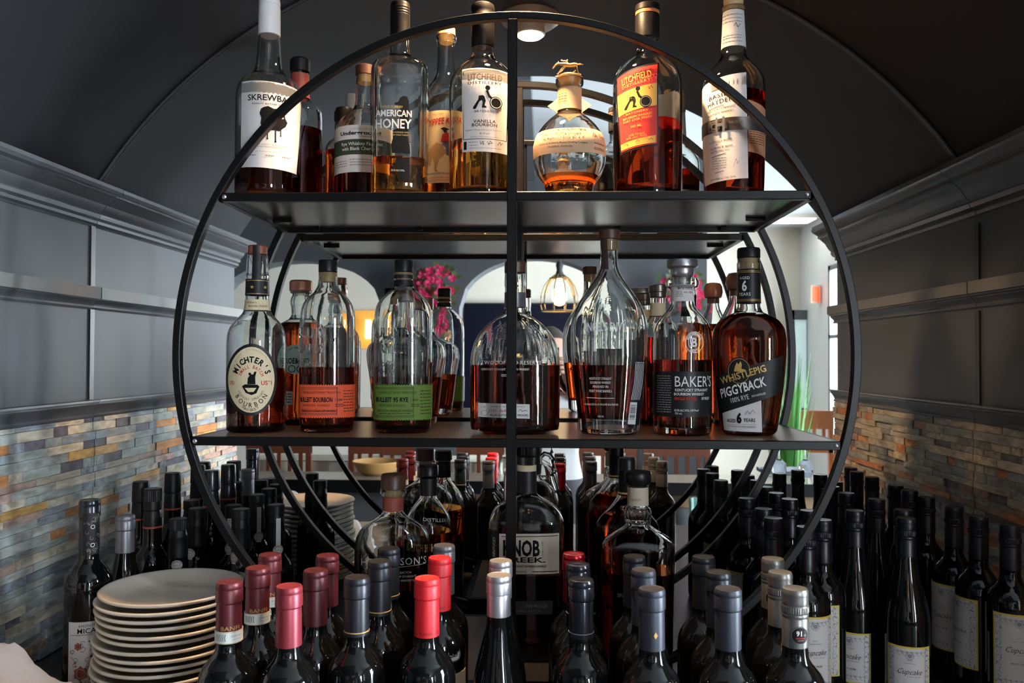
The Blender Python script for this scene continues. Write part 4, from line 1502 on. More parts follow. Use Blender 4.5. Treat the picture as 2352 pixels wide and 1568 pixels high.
l = b.patch('black_label', BLACK_LBL, [(1648, 866), (1792, 816), (1790, 898), (1655, 953)], 0.0010, None, 20, 8)
b.disc(l, 1699, 851, 26, BLACK_LBL, 31, 0.0011)
b.circle(l, 1699, 851, 23.5, 0.9, GOLDINK, 28, 0.0015)
b.poly(l, [(1690, 842), (1694, 832), (1698, 836), (1702, 829), (1705, 836), (1704, 846), (1712, 848), (1710, 853), (1688, 852)], GOLDINK, 0.0015)
b.text(l, 'WHISTLEPIG', 1706, 859, 15, GOLDINK, 104, 0.02, 1, 0, 0.30, 0.0015)
b.text(l, 'PIGGYBACK', 1706, 888, 20, WHITEINK, 104, 0.02, 1, 0.1, 0.30, 0.0015)
b.text(l, '100% RYE', 1700, 913, 11, WHITEINK, 40, 0.0, 1, 0, 0.26, 0.0015)
b.text(l, 'POT-DISTILLED', 1741, 904, 4.4, WHITEINK, 30, 0.01, 1, 0, 0.26, 0.0015)
b.text(wl, 'AGED', 1682, 963, 8, INK, 20, 0.01, off=0.0012)
b.text(wl, '6', 1699, 957, 21, INK, 11, 0.05, off=0.0012)
b.text(wl, 'YEARS', 1721, 961, 8, INK, 25, 0.01, off=0.0012)
b.stroke(wl, [(1674, 971), (1700, 971), (1736, 970)], 0.8, GREYINK, 0.0012)
b.text(wl, 'IN AMERICAN OAK BARRELS', 1704, 976, 4, GREYINK, 62, off=0.0012)
b.stroke(wl, [(1712, 948), (1718, 940), (1722, 948), (1728, 938), (1734, 946)], 0.9, GREYINK, 0.0012)
b.stroke(b.glass, [(1716, 770), (1722, 802), (1729, 778), (1737, 802), (1744, 770)], 3.0, GLASS, 0.0012)
b.finish()

# copper-stoppered decanter behind the slanted-label rye
b = Bottle('whiskey_bottle', 'decanter with a rounded copper-brown stopper behind the slanted-label rye', G_MID, 1692, 1.565, Z2,
           [(972, 52), (800, 54), (770, 53), (745, 44), (726, 33), (710, 25), (696, 19), (680, 16), (668, 16)], level=735, lq=AMBER)
b.cap('stopper', mat('copper_brown_wood', (0.20, 0.075, 0.04), 0.25, 0, 0.2, 60, coat=0.5), [(680, 13), (668, 14), (664, 22), (650, 25), (636, 23), (628, 18), (626, 10)])

# ------------------------------------------------------------------ BOTTLES BELOW
b = Bottle('bourbon_bottle', 'big flat clear bottle with dark wooden stopper and red neck band on the counter', G_LOW, 902, 1.47, 0.0,
           [(1541, 84), (1400, 86), (1260, 87), (1235, 84), (1215, 74), (1200, 56), (1189, 38), (1180, 27), (1172, 23), (1140, 23), (1137, 27), (1133, 30), (1126, 30), (1122, 26)], ry=0.6, e=3.0, level=1345, lq=DKAMBER, wall=0.005)
b.cap('stopper', BROWNCAP, [(1124, 22), (1121, 28.5), (1092, 28.5), (1088, 26)])
b.cap('cork', CORK, [(1140, 19), (1122, 20)])
b.band('neck_band', mat('rust_neck_band', (0.34, 0.07, 0.05), 0.5, 0, 0.2, 60), 1139, 1171, 0.0007)
g_ = b.glass
b.text(g_, "HENDERSON'S", 905, 1277, 16, WHITEINK, 148, 0.0, 1.1)
b.stroke(g_, [(840, 1291), (905, 1290), (976, 1286)], 0.8, WHITEINK)
for (t, v, w_) in (('SMALL BATCH', 1302, 50), ('A BLEND OF STRAIGHT', 1311, 74), ('BOURBON WHISKEYS', 1320, 62)):
    b.text(g_, t, 918, v, 4.6, WHITEINK, w_)
b.finish()

b = Bottle('whiskey_bottle', 'round bottle with black stopper, black neck band and gold print beside the red-banded one', G_LOW, 983, 1.555, 0.0,
           [(1500, 54), (1300, 55), (1225, 56), (1200, 54), (1183, 48), (1168, 39), (1155, 29), (1144, 21), (1134, 19), (1096, 19), (1090, 21)], level=1217, lq=AMBER)
b.cap('stopper', BLACKCAP, [(1092, 19), (1090, 23), (1070, 23), (1067, 21)])
b.band('neck_band', BLACK_LBL, 1097, 1136, 0.0007)
g_ = b.glass
b.text(g_, 'DISTILLERY', 1004, 1186, 7, WHITEINK, 66, 0, 1, 0, -0.1)
b.text(g_, 'BATCH SHIELDY', 985, 1245, 17, GOLDINK, 112, 0.02)
b.lines(g_, 990, 1030, 1262, 1275, 3, GOLDINK, 1.6)
b.finish()

b = Bottle('bourbon_bottle', 'squared clear bottle with ribbed black cap and large cream label behind the centre post', G_LOW, 1209, 1.405, Z3,
           [(1507, 85), (1400, 87), (1220, 87), (1195, 86), (1178, 80), (1164, 69), (1152, 52), (1142, 36), (1134, 26), (1126, 23), (1085, 22), (1066, 22)], ry=0.62, e=4.0, level=1310, lq=DKAMBER, wall=0.0045, base_t=0.012)
b.cap('neck_sleeve', BLACK_LBL, [(1134, 24), (1100, 23), (1084, 23), (1080, 22.6)])
b.cap('tear_strip', CREAM, [(1082, 22.5), (1066, 22.5)])
kc = MB()
zs_ = (b.zof(1066), b.zof(1048))
for z in zs_:
    for i in range(96):
        a = 2 * PI * i / 96
        r = (23 + (0.6 if i % 2 else -0.4)) * b.m
        kc.v.append((r * math.cos(a), r * math.sin(a), z))
for i in range(96):
    kc.f.append((i, (i + 1) % 96, 96 + (i + 1) % 96, 96 + i))
kc.f.append(tuple(range(96))[::-1])
kc.f.append(tuple(range(96, 192)))
kc.build('ribbed_cap', BLACKCAP, b.root, False)
l = b.patch('label', mat('buff_paper', (0.60, 0.51, 0.40), 0.6, 0, 0.05, 60), [(1148, 1214), (1282, 1214), (1282, 1304), (1148, 1304)])
b.stroke(l, [(1153, 1220), (1210, 1220), (1279, 1219)], 1.6, INK)
b.text(l, 'KNOB', 1198, 1246, 33, INK, 82, 0.035)
b.text(l, 'CREEK.', 1203, 1272, 11, INK, 98, 0.025)
for i, ch in enumerate('KY-US'):
    b.text(l, ch, 1245, 1234 + i * 6.5, 4, INK)
b.text(l, 'KENTUCKY STRAIGHT BOURBON WHISKEY', 1203, 1286, 5, INK, 104, 0.015)
b.text(l, '50% ALC./VOL. | 100 PROOF', 1180, 1298, 4, INK, 60)
b.rect(l, 1222, 1297.5, 1279, 1299.5, INK)
sl = b.patch('side_label', BLACK_LBL, [(1123, 1208), (1146, 1210), (1146, 1330), (1123, 1330)], 0.0005, None, 8, 4)
b.text(sl, 'FRANKFORT, KENTUCKY', 1137, 1270, 6, CREAM, 96, 0.01, 1, 0, PI / 2, 0.0012)
pl = b.patch('proof_label', mat('dim_black_label', (0.03, 0.028, 0.03), 0.5, 0, 0.1, 50), [(1168, 1364), (1268, 1364), (1268, 1394), (1168, 1394)], 0.0005)
b.text(pl, '100 PROOF', 1233, 1375, 7, GREYINK, 46, 0.01, off=0.0012)
b.text(pl, 'SMALL BATCH', 1213, 1386, 5, GREYINK, 54, 0, 1.3, off=0.0012)
b.finish()

# jug with a loop handle behind it
b = Bottle('glass_jug', 'clear glass jug with a loop handle and black neck behind the cream-labelled bottle', G_LOW, 1222, 1.545, Z3,
           [(1450, 60), (1300, 62), (1160, 62), (1135, 58), (1118, 46), (1106, 32), (1098, 22), (1088, 18), (1040, 17), (1030, 17)], ry=0.75, e=2.4, level=1230, lq=AMBER)
b.cap('capsule', BLACKCAP, [(1088, 18.6), (1050, 18), (1046, 19.5), (1024, 19), (1022, 16)])
hb = MB()
hp = [(14, 1098), (16, 1070), (18, 1050), (28, 1041), (40, 1044), (47, 1054), (48, 1075), (46, 1092), (50, 1106), (57, 1124), (56, 1142)]
hb.tube([(x * b.m, 0, b.zof(v)) for x, v in hp], [5.5 * b.m] * 11, 12)
hb.build('handle', GLASS, b.root)

# square-shouldered single barrel with ribbed neck
def ribneck(v):
    x, y, z = v
    t = max(0.0, 1 - abs(z - 0.285) / 0.022)
    a = math.atan2(y, x)
    k = 1 + 0.05 * t * math.cos(a * 14)
    return (x * k, y * k, z)


b = Bottle('whiskey_bottle', 'square-shouldered bottle with a fluted neck, cream neck label and black stopper', G_LOW, 1465, 1.42, 0.0,
           [(1567, 78), (1400, 80), (1272, 83), (1252, 83), (1240, 76), (1226, 58), (1214, 40), (1206, 30), (1201, 27), (1198, 29), (1190, 28), (1178, 31), (1168, 28.5), (1162, 24), (1158, 23.5), (1116, 23), (1110, 24)], ry=0.8, e=3.4, level=1305, lq=DKAMBER, n=70, wall=0.005, shape=ribneck)
b.cap('stopper', BLACKCAP, [(1112, 22), (1108, 28), (1104, 30.5), (1086, 31), (1082, 29)])
nb = b.band('neck_label', mat('worn_cream', (0.58, 0.50, 0.38), 0.6, 0, 0.12, 90), 1117, 1158, 0.0007)
b.text(nb, 'SELECT', 1460, 1144, 5, BROWNINK, 22, 0, 1.2, off=0.0014)
b.text(b.glass, 'SINGLE BARREL', 1450, 1350, 8, GREYINK, 60)
b.finish()

# black-capped amber bottle behind it
b = Bottle('whiskey_bottle', 'wide-shouldered amber whiskey with a black screw cap behind the fluted-neck bottle', G_LOW, 1440, 1.56, 0.0,
           [(1500, 70), (1300, 72), (1222, 73), (1202, 70), (1184, 58), (1168, 42), (1152, 30), (1138, 22), (1126, 19), (1090, 18), (1076, 18)], ry=0.7, level=1180, lq=RUST)
b.cap('screw_cap', BLACKCAP, [(1136, 20), (1080, 19.4), (1078, 20.4), (1073, 19.6), (1068, 20.4), (1063, 19.6), (1056, 20), (1051, 18)])
b.band('gold_ring', GOLDINK, 1128, 1132, 0.0012)

# ------------------------------------------------------------------ WINE BOTTLES
class Cyl:
    """flat print wrapped on a cylinder of radius r, in metres; s runs to the right from the front"""

    def __init__(c, r):
        c.r, c.items = r, {}

    def _put(c, m, pts, ff):
        c.items.setdefault(m.name, []).append((pts, ff))

    def poly(c, pts, m):
        tri = tessellate_polygon([[Vector((a, z, 0)) for a, z in pts]])
        ff = []
        for t in tri:
            a, d, e = [pts[i] for i in t]
            cr = (d[0] - a[0]) * (e[1] - a[1]) - (d[1] - a[1]) * (e[0] - a[0])
            ff.append(tuple(t) if cr > 0 else tuple(t)[::-1])
        c._put(m, list(pts), ff)

    def rect(c, s0, z0, s1, z1, m):
        c.poly([(s0, z0), (s1, z0), (s1, z1), (s0, z1)], m)

    def disc(c, s, z, r, m, n=24):
        c.poly([(s + r * math.cos(2 * PI * i / n), z + r * math.sin(2 * PI * i / n)) for i in range(n)], m)

    def ring(c, s, z, r, t, m, n=28):
        pts, ff = [], []
        for i in range(n):
            a = 2 * PI * i / n
            pts += [(s + r * math.cos(a), z + r * math.sin(a)), (s + (r - t) * math.cos(a), z + (r - t) * math.sin(a))]
        for i in range(n):
            j = (i + 1) % n
            ff.append((2 * i, 2 * j, 2 * j + 1, 2 * i + 1))
        c._put(m, pts, ff)

    def stroke(c, pts, t, m):
        for (p, q) in zip(pts[:-1], pts[1:]):
            d = Vector((q[0] - p[0], q[1] - p[1]))
            if d.length < 1e-7:
                continue
            n_ = Vector((-d.y, d.x)).normalized() * t / 2
            c.poly([(p[0] + n_.x, p[1] + n_.y), (q[0] + n_.x, q[1] + n_.y), (q[0] - n_.x, q[1] - n_.y), (p[0] - n_.x, p[1] - n_.y)], m)

    def text(c, s, s0, z0, h, m, w=None, bold=0.0, shear=0.0, rot=0.0, spacing=1.0):
        g, f = text_geo(s, bold, spacing)
        k = h / 0.69
        kx = w / (g[:, 0].max() - g[:, 0].min()) if w else k
        cx = 0.5 * (g[:, 0].max() + g[:, 0].min())
        x, y = (g[:, 0] - cx) * kx, (g[:, 1] - 0.345) * k
        x = x + shear * y
        a, b2 = math.cos(rot), math.sin(rot)
        c._put(m, list(zip(s0 + x * a - y * b2, z0 + x * b2 + y * a)), f)

    def meshes(c, name, off):
        out = []
        for mn, items in c.items.items():
            bm = bmesh.new()
            for pts, ff in items:
                vs = [bm.verts.new((p[0], 0, p[1])) for p in pts]
                for f in ff:
                    try:
                        bm.faces.new([vs[i] for i in f])
                    except ValueError:
                        pass
            xs = [v.co.x for v in bm.verts]
            k = math.floor(min(xs) / 0.003) + 1
            while k * 0.003 < max(xs):
                bmesh.ops.bisect_plane(bm, geom=bm.verts[:] + bm.edges[:] + bm.faces[:], plane_co=(k * 0.003, 0, 0), plane_no=(1, 0, 0))
                k += 1
            R = c.r + off
            for v in bm.verts:
                a = v.co.x / c.r
                v.co = Vector((R * math.sin(a), -R * math.cos(a), v.co.z))
            me = bpy.data.meshes.new(name)
            bm.to_mesh(me)
            bm.free()
            me.materials.append(MATS[mn])
            out.append(me)
        return out


def cyl_patch(name, r, s0, s1, z0, z1, m, off=0.0004, n=24):
    mb = MB()
    for rr in (r + off, r + off - 0.0003):
        for z in (z0, z1):
            for i in range(n + 1):
                a = (s0 + (s1 - s0) * i / n) / r
                mb.v.append((rr * math.sin(a), -rr * math.cos(a), z))
    k = n + 1
    for i in range(n):
        mb.f.append((i, i + 1, k + i + 1, k + i))
        mb.f.append((2 * k + i, 3 * k + i, 3 * k + i + 1, 2 * k + i + 1))
        mb.f.append((i, 2 * k + i, 2 * k + i + 1, i + 1))
        mb.f.append((k + i, k + i + 1, 3 * k + i + 1, 3 * k + i))
    me = bpy.data.meshes.new(name)
    me.from_pydata(mb.v, [], mb.f)
    me.materials.append(m)
    me.shade_smooth()
    me.set_sharp_from_angle(angle=math.radians(40))
    return me


def lathe_me(name, prof, m, n=32, angle=35):
    mb = MB().loft([(z, r, r, 2) for z, r in prof], n)
    me = bpy.data.meshes.new(name)
    me.from_pydata(mb.v, [], mb.f)
    me.materials.append(m)
    me.shade_smooth()
    me.set_sharp_from_angle(angle=math.radians(angle))
    return me


DARKGLASS = mat('dark_wine_glass', (0.003, 0.0035, 0.0035), 0.05, 0, 0.1, 20, spec=0.4)
SMOKEGLASS = mat('dark_port_glass', (0.004, 0.0035, 0.003), 0.06, 0, 0.1, 20, spec=0.4)


def smooth_prof(pts, sub=4):
    return pchip([p[0] for p in pts], [p[1] for p in pts], sub)


RW_ = 0.0355
BORD = [(0, 0.031)] + smooth_prof([(0.004, 0.0345), (0.012, RW_), (0.170, RW_), (0.184, 0.0342), (0.195, 0.030), (0.203, 0.0240), (0.210, 0.0186), (0.217, 0.0155), (0.228, 0.0144), (0.294, 0.0138)])
BURG = [(0, 0.031)] + smooth_prof([(0.004, 0.0345), (0.012, RW_), (0.125, RW_), (0.145, 0.0340), (0.165, 0.0300), (0.185, 0.0250), (0.205, 0.0200), (0.225, 0.0165), (0.240, 0.0150), (0.294, 0.0138)])
PORT = [(0, 0.029)] + smooth_prof([(0.004, 0.0320), (0.012, 0.033), (0.165, 0.033), (0.178, 0.0315), (0.190, 0.0265), (0.199, 0.0200), (0.207, 0.0165), (0.222, 0.0158), (0.240, 0.0160), (0.262, 0.0140), (0.284, 0.0134)])
SHAPES = {'bordeaux': lathe_me('glass_body', BORD, DARKGLASS, 40), 'burgundy': lathe_me('glass_body', BURG, DARKGLASS, 40), 'port': lathe_me('glass_body', PORT, SMOKEGLASS, 40)}
CAPS_ME = {
    'long': lathe_me('capsule', [(0.2275, 0.0146), (0.2278, 0.0154), (0.2720, 0.0148), (0.2735, 0.0145), (0.2746, 0.0152), (0.2756, 0.0161), (0.2900, 0.0159), (0.2912, 0.0154), (0.2925, 0.0159), (0.2965, 0.0157), (0.2992, 0.0146), (0.2985, 0.0125), (0.2990, 0.0060)], INK),
    'mid': lathe_me('capsule', [(0.2480, 0.0142), (0.2483, 0.0151), (0.2745, 0.0148), (0.2756, 0.0143), (0.2768, 0.0158), (0.2900, 0.0158), (0.2912, 0.0153), (0.2925, 0.0158), (0.2965, 0.0156), (0.2992, 0.0146), (0.2985, 0.0125), (0.2990, 0.0060)], INK),
    'screw': lathe_me('screw_cap', [(0.2300, 0.0146), (0.2303, 0.0152), (0.2640, 0.0151), (0.2650, 0.0146), (0.2660, 0.0151), (0.2690, 0.0153), (0.2700, 0.0147), (0.2712, 0.0154), (0.2790, 0.0154), (0.2800, 0.0148), (0.2812, 0.0153), (0.2840, 0.0149), (0.2868, 0.0153), (0.2895, 0.0149), (0.2922, 0.0153), (0.2960, 0.0152), (0.2990, 0.0140), (0.2984, 0.0110)], INK),
}
_kn = MB()
for z in (0.2716, 0.2786):
    for i in range(72):
        a = 2 * PI * i / 72
        r = 0.01545 + (0.00035 if i % 2 else -0.0002)
        _kn.v.append((r * math.cos(a), r * math.sin(a), z))
for i in range(72):
    _kn.f.append((i, (i + 1) % 72, 72 + (i + 1) % 72, 72 + i))
KNURL_ME = bpy.data.meshes.new('knurled_band')
KNURL_ME.from_pydata(_kn.v, [], _kn.f)
KNURL_ME.materials.append(INK)


def part(name, me, parent, m=None):
    o = bpy.data.objects.new(name, me)
    if m is not None:
        o.material_slots[0].link = 'OBJECT'
        o.material_slots[0].material = m
    if name == 'lettering':
        o['kind'] = 'stuff'
    return link(o, parent)


def spot(u, v, h):
    d = ray(u, v)
    t = (h - HC) / d.z
    return d.x * t, d.y * t


def wine(u, v, h, shape, cap, capm, label, group, rot=0.0, name='wine_bottle'):
    x, y = spot(u, v, h)
    o = empty(name, (x, y, 0.0), math.atan2(-x, y) + rot)
    k = h / (0.300 if shape != 'port' else 0.300)
    o.scale = (1.0 if shape != 'port' else 1.0, 1.0 if shape != 'port' else 1.0, k)
    tag(o, label, 'wine bottle', group)
    part('glass_body', SHAPES[shape], o)
    if cap:
        part('screw_cap' if cap == 'screw' else 'capsule', CAPS_ME[cap], o, capm)
        if cap == 'screw':
            part('knurled_band', KNURL_ME, o, capm)
    return o


def foil(name, col, rough=0.38, metal=0.35, var=0.08):
    return mat(name, col, rough, metal, var, 70, 0.02)


BURGUNDY = foil('burgundy_foil', (0.12, 0.018, 0.024))
DKBURG = foil('dark_burgundy_foil', (0.075, 0.013, 0.018))
ROSE = foil('rose_foil', (0.25, 0.03, 0.042))
BLACKFOIL = foil('black_foil', (0.018, 0.020, 0.026), 0.36)
GLOSSBLACK = foil('glossy_black_foil', (0.016, 0.018, 0.024), 0.20)
SLATEFOIL = foil('slate_foil', (0.036, 0.040, 0.054), 0.44)
REDFOIL = foil('bright_red_foil', (0.56, 0.010, 0.016), 0.46, 0.0)
REDMETAL = foil('red_metal_foil', (0.36, 0.012, 0.02), 0.25, 0.7)
SILVERFOIL = foil('silver_foil', (0.48, 0.47, 0.49), 0.34, 0.75)
GREYFOIL = foil('grey_foil', (0.15, 0.15, 0.165), 0.36, 0.5)
GREYCAP = foil('grey_screw_cap', (0.19, 0.185, 0.175), 0.36, 0.7)
NAVYCAP = foil('navy_screw_cap', (0.002, 0.0025, 0.008), 0.36, 0.1)

G_F = 'wine bottles in the front rows'
GAPS = [('front', ), ('middle', ), ('rear', )]

# strips and print shared by copies
_c = Cyl(0.0156)
_c.text('BANFI', 0.000, 0.2455, 0.0050, GOLDINK, 0.022, 0.0)
BANFI_ME = _c.meshes('lettering', 0.0004)[0]
STRIP_LBL = cyl_patch('tax_strip', 0.0156, -0.030, 0.030, 0.2268, 0.2415, mat('green_white_strip', (0.72, 0.76, 0.70), 0.5, 0, 0.06, 60), 0.0006)
_c = Cyl(0.0156)
for i in range(6):
    _c.stroke([(-0.0165 + i * 0.0022, 0.2300), (-0.0172 + i * 0.0022, 0.2345), (-0.0165 + i * 0.0022, 0.2390)], 0.0007, INK)
_c.rect(-0.030, 0.2272, 0.030, 0.2278, GOLDINK)
_c.rect(-0.030, 0.2405, 0.030, 0.2411, GOLDINK)
_c.text('ECMA 00534', 0.008, 0.2360, 0.0024, GREYINK, 0.014)
_c.rect(0.002, 0.2315, 0.014, 0.2319, GREYINK)
STRIP_PR = _c.meshes('lettering', 0.0010)

for (u, v, h, where) in ((527, 1333, 0.290, 'nearest, beside the plates'), (592, 1301, 0.288, 'second from the front'), (620, 1271, 0.287, 'third from the front')):
    o = wine(u, v, h, 'bordeaux', 'long', BURGUNDY, 'wine bottle with burgundy capsule and pale paper strip round its neck, %s' % where, G_F, 0.10)
    part('lettering', BANFI_ME, [c for c in o.children if c.name.startswith('capsule')][0])
    s_ = part('tax_strip', STRIP_LBL, o)
    for q in STRIP_PR:
        part('lettering', q, s_)
wine(664, 1343, 0.290, 'bordeaux', 'long', ROSE, 'wine bottle with a plain rose-red capsule in the nearest row', G_F)
wine(725, 1307, 0.287, 'bordeaux', 'long', DKBURG, 'wine bottle with a plain dark burgundy capsule behind the rose-red one', G_F)
wine(752, 1273, 0.286, 'bordeaux', 'long', BURGUNDY, 'wine bottle with a plain burgundy capsule, last of the red capsules going back', G_F)
GOLDLINE = lathe_me('gold_line', [(0.2318, 0.01545), (0.2320, 0.0158), (0.2330, 0.0158), (0.2332, 0.01545)], GOLDINK)
for (u, v, h, where) in ((820, 1323, 0.290, 'nearest of three'), (872, 1286, 0.290, 'second of three'), (893, 1257, 0.290, 'third of three')):
    o = wine(u, v, h, 'bordeaux', 'long', BLACKFOIL, 'wine bottle with satin black capsule and thin gold line, %s' % where, G_F)
    part('gold_line', GOLDLINE, o)
_c = Cyl(0.0156)
_c.text('RAMEY   RAMEY   RAMEY', 0.0, 0.2330, 0.0032, mat('dark_red_ink', (0.18, 0.01, 0.015), 0.5, 0, 0.1, 50), 0.060)
RED_TXT = _c.meshes('lettering', 0.0004)[0]
MEDAL = mat('black_relief_glass', (0.02, 0.02, 0.022), 0.18, 0, 0.2, 30)
for (u, v, h, where) in ((981, 1325, 0.290, 'nearest row'), (1010, 1278, 0.290, 'with a round medallion on its shoulder, second row')):
    o = wine(u, v, h, 'bordeaux', 'long', REDFOIL, 'wine bottle with bright red capsule, %s' % where, G_F)
    part('lettering', RED_TXT, [c for c in o.children if c.name.startswith('capsule')][0])
    if 'medallion' in where:
        md = MB()
        md.tube([(0.011 * math.cos(a), 0, 0.011 * math.sin(a)) for a in [2 * PI * i / 32 for i in range(32)]], 0.0012, 8, True)
        md.add(*[(lambda L: (L.v, L.f))(MB().loft([(0, 0.010, 0.010, 2), (0.0010, 0.0105, 0.0105, 2)], 28))][0])
        for i in range(len(md.v) - 56, len(md.v)):
            x_, y_, z_ = md.v[i]
            md.v[i] = (x_, z_ - 0.0005, y_)
        for cx_ in (-0.0035, 0.0030):
            md.tube([(cx_ + 0.0035 * math.cos(a), -0.001, 0.0048 * math.sin(a)) for a in [2 * PI * i / 20 for i in range(20)]], 0.0009, 6, True)
        md.tube([(-0.0068, -0.001, -0.006), (-0.0068, -0.001, 0.006)], 0.0009, 6)
        m_ = md.build('medallion', MEDAL, o)
        a_ = 0.55
        m_.location = (0.0335 * math.sin(a_), -0.0335 * math.cos(a_), 0.176)
        m_.rotation_euler = (-0.45, 0, a_)
        part('label', cyl_patch('label', RW_, 0.0, 0.05, 0.06, 0.148, CREAM), o)
wine(1020, 1250, 0.290, 'bordeaux', 'long', GREYFOIL, 'wine bottle with grey capsule behind the two bright red ones', G_F)
wine(1146, 1318, 0.290, 'burgundy', 'mid', SILVERFOIL, 'sloping-shouldered wine bottle with silver capsule, the front one', G_F)
wine(1150, 1285, 0.289, 'burgundy', 'mid', SILVERFOIL, 'sloping-shouldered wine bottle with silver capsule, directly behind the first silver one', G_F)
SILVLINE = lathe_me('silver_line', [(0.2338, 0.01545), (0.2340, 0.0157), (0.2345, 0.0157), (0.2347, 0.01545)], GREYINK)
o = wine(1335, 1328, 0.290, 'bordeaux', 'long', GLOSSBLACK, 'wine bottle with glossy black capsule and thin silver line, front one of its column', G_F)
part('silver_line', SILVLINE, o)
o = wine(1328, 1293, 0.289, 'bordeaux', 'long', GLOSSBLACK, 'wine bottle with glossy black capsule, between another glossy black one and a metallic red one', G_F)
part('silver_line', SILVLINE, o)
wine(1318, 1269, 0.283, 'bordeaux', 'long', REDMETAL, 'wine bottle with metallic deep red capsule behind the glossy black ones', G_F)
o = wine(1497, 1349, 0.290, 'bordeaux', 'long', SLATEFOIL, 'wine bottle with matte slate capsule bearing a small gold diamond', G_F)
_c = Cyl(0.0156)
_c.poly([(0.0046, 0.2430), (0.0070, 0.2472), (0.0046, 0.2514), (0.0022, 0.2472)], GOLDINK)
part('gold_diamond', _c.meshes('gold_diamond', 0.0003)[0], [c for c in o.children if c.name.startswith('capsule')][0])
wine(1478, 1306, 0.289, 'bordeaux', 'long', SLATEFOIL, 'wine bottle with dark slate capsule right behind the one with a gold diamond', G_F)
wine(1457, 1275, 0.286, 'bordeaux', 'long', BLACKFOIL, 'wine bottle with black capsule in front of the fluted-neck whiskey', G_F)
wine(1672, 1349, 0.290, 'bordeaux', 'long', SLATEFOIL, 'wine bottle with plain matte slate capsule in the nearest row', G_F)
wine(1650, 1311, 0.289, 'bordeaux', 'long', BLACKFOIL, 'wine bottle with plain charcoal capsule, second behind the plain slate one', G_F)
wine(1616, 1276, 0.287, 'bordeaux', 'long', BLACKFOIL, 'wine bottle with plain black capsule, third behind the plain slate one', G_F)
_c = Cyl(0.0158)
_c.disc(0.004, 0.2465, 0.0105, BLACK_LBL)
C91 = _c.meshes('sticker', 0.0002)[0]
_c = Cyl(0.0158)
_c.ring(0.004, 0.2465, 0.0102, 0.0006, GREYINK)
_c.text('91', 0.0025, 0.2490, 0.0058, WHITEINK, 0.0062, 0.02)
_c.text('PTS.', 0.0095, 0.2468, 0.0020, WHITEINK, 0.0030)
_c.rect(-0.001, 0.2428, 0.0095, 0.2438, REDINK)
_c.rect(0.001, 0.2404, 0.008, 0.2410, GREYINK)
P91 = _c.meshes('lettering', 0.0006)
for (u, v, h, where, rot) in ((1826, 1348, 0.290, 'front of three', 0.12), (1792, 1311, 0.289, 'middle of three', 0.95), (1775, 1280, 0.288, 'back of three', -0.25)):
    o = wine(u, v, h, 'bordeaux', 'screw', GREYCAP, 'wine bottle with grey metal screw cap and round black score sticker, %s' % where, G_F, rot)
    s_ = part('sticker', C91, o)
    for q in P91:
        part('lettering', q, s_)

# navy-capped bottles with yellow-edged labels on the right
VINE = mat('vine_ink', (0.22, 0.23, 0.27), 0.6, 0, 0.1, 60)
PALE = mat('pale_label', (0.58, 0.54, 0.52), 0.6, 0, 0.05, 60)
LEMON = mat('lemon_edge', (0.62, 0.47, 0.06), 0.55, 0, 0.05, 60)


def vine_label(z0, z1, key):
    sw = 0.036
    back = cyl_patch('label', RW_, -sw, sw, z0, z1, LEMON, 0.0005)
    face = cyl_patch('label_field', RW_, -sw + 0.0028, sw - 0.0028, z0 + 0.003, z1 - 0.003, PALE, 0.0008)
    c = Cyl(RW_)
    rnd = random.Random(5)
    for sx in (-1, 1):
        for k in range(9):
            z = z0 + 0.008 + (z1 - z0 - 0.016) * k / 8
            s = sx * (sw - 0.0085)
            pts = [(s + sx * 0.004 * math.cos(t * 0.9), z + 0.005 * math.sin(t * 0.9) * (0.6 + 0.1 * t)) for t in range(6)]
            c.stroke(pts, 0.0006, VINE)
            for _ in range(3):
                c.disc(s + rnd.uniform(-0.004, 0.004), z + rnd.uniform(-0.005, 0.005), rnd.uniform(0.0007, 0.0016), VINE, 7)
    for zz in (z0 + 0.010, z1 - 0.011):
        for k in range(7):
            s = -0.021 + 0.007 * k
            c.stroke([(s + 0.0035 * math.cos(t), zz + 0.0032 * math.sin(t)) for t in (0, 1, 2, 3, 4, 5)], 0.0006, VINE)
            c.disc(s + 0.003, zz + 0.003, 0.0011, VINE, 7)
    c.ring(0, z1 - 0.014, 0.006, 0.0008, VINE)
    c.disc(0, z1 - 0.014, 0.0035, VINE, 12)
    zc = (z0 + z1) / 2
    c.text('2021', 0, zc + 0.021, 0.0022, GREYINK, 0.008)
    c.text('CALIFORNIA', 0, zc + 0.016, 0.0018, GREYINK, 0.018)
    c.text('Cupcake', 0.001, zc + 0.003, 0.0085, INK, 0.036, -0.01, 0.45)
    c.text('VINEYARDS', 0.006, zc - 0.005, 0.0018, GREYINK, 0.020, 0, 0, 0, 1.2)
    c.text('PINOT NOIR', 0.0, zc - 0.018, 0.0028, INK, 0.022)
    return back, face, c.meshes('lettering', 0.0013)


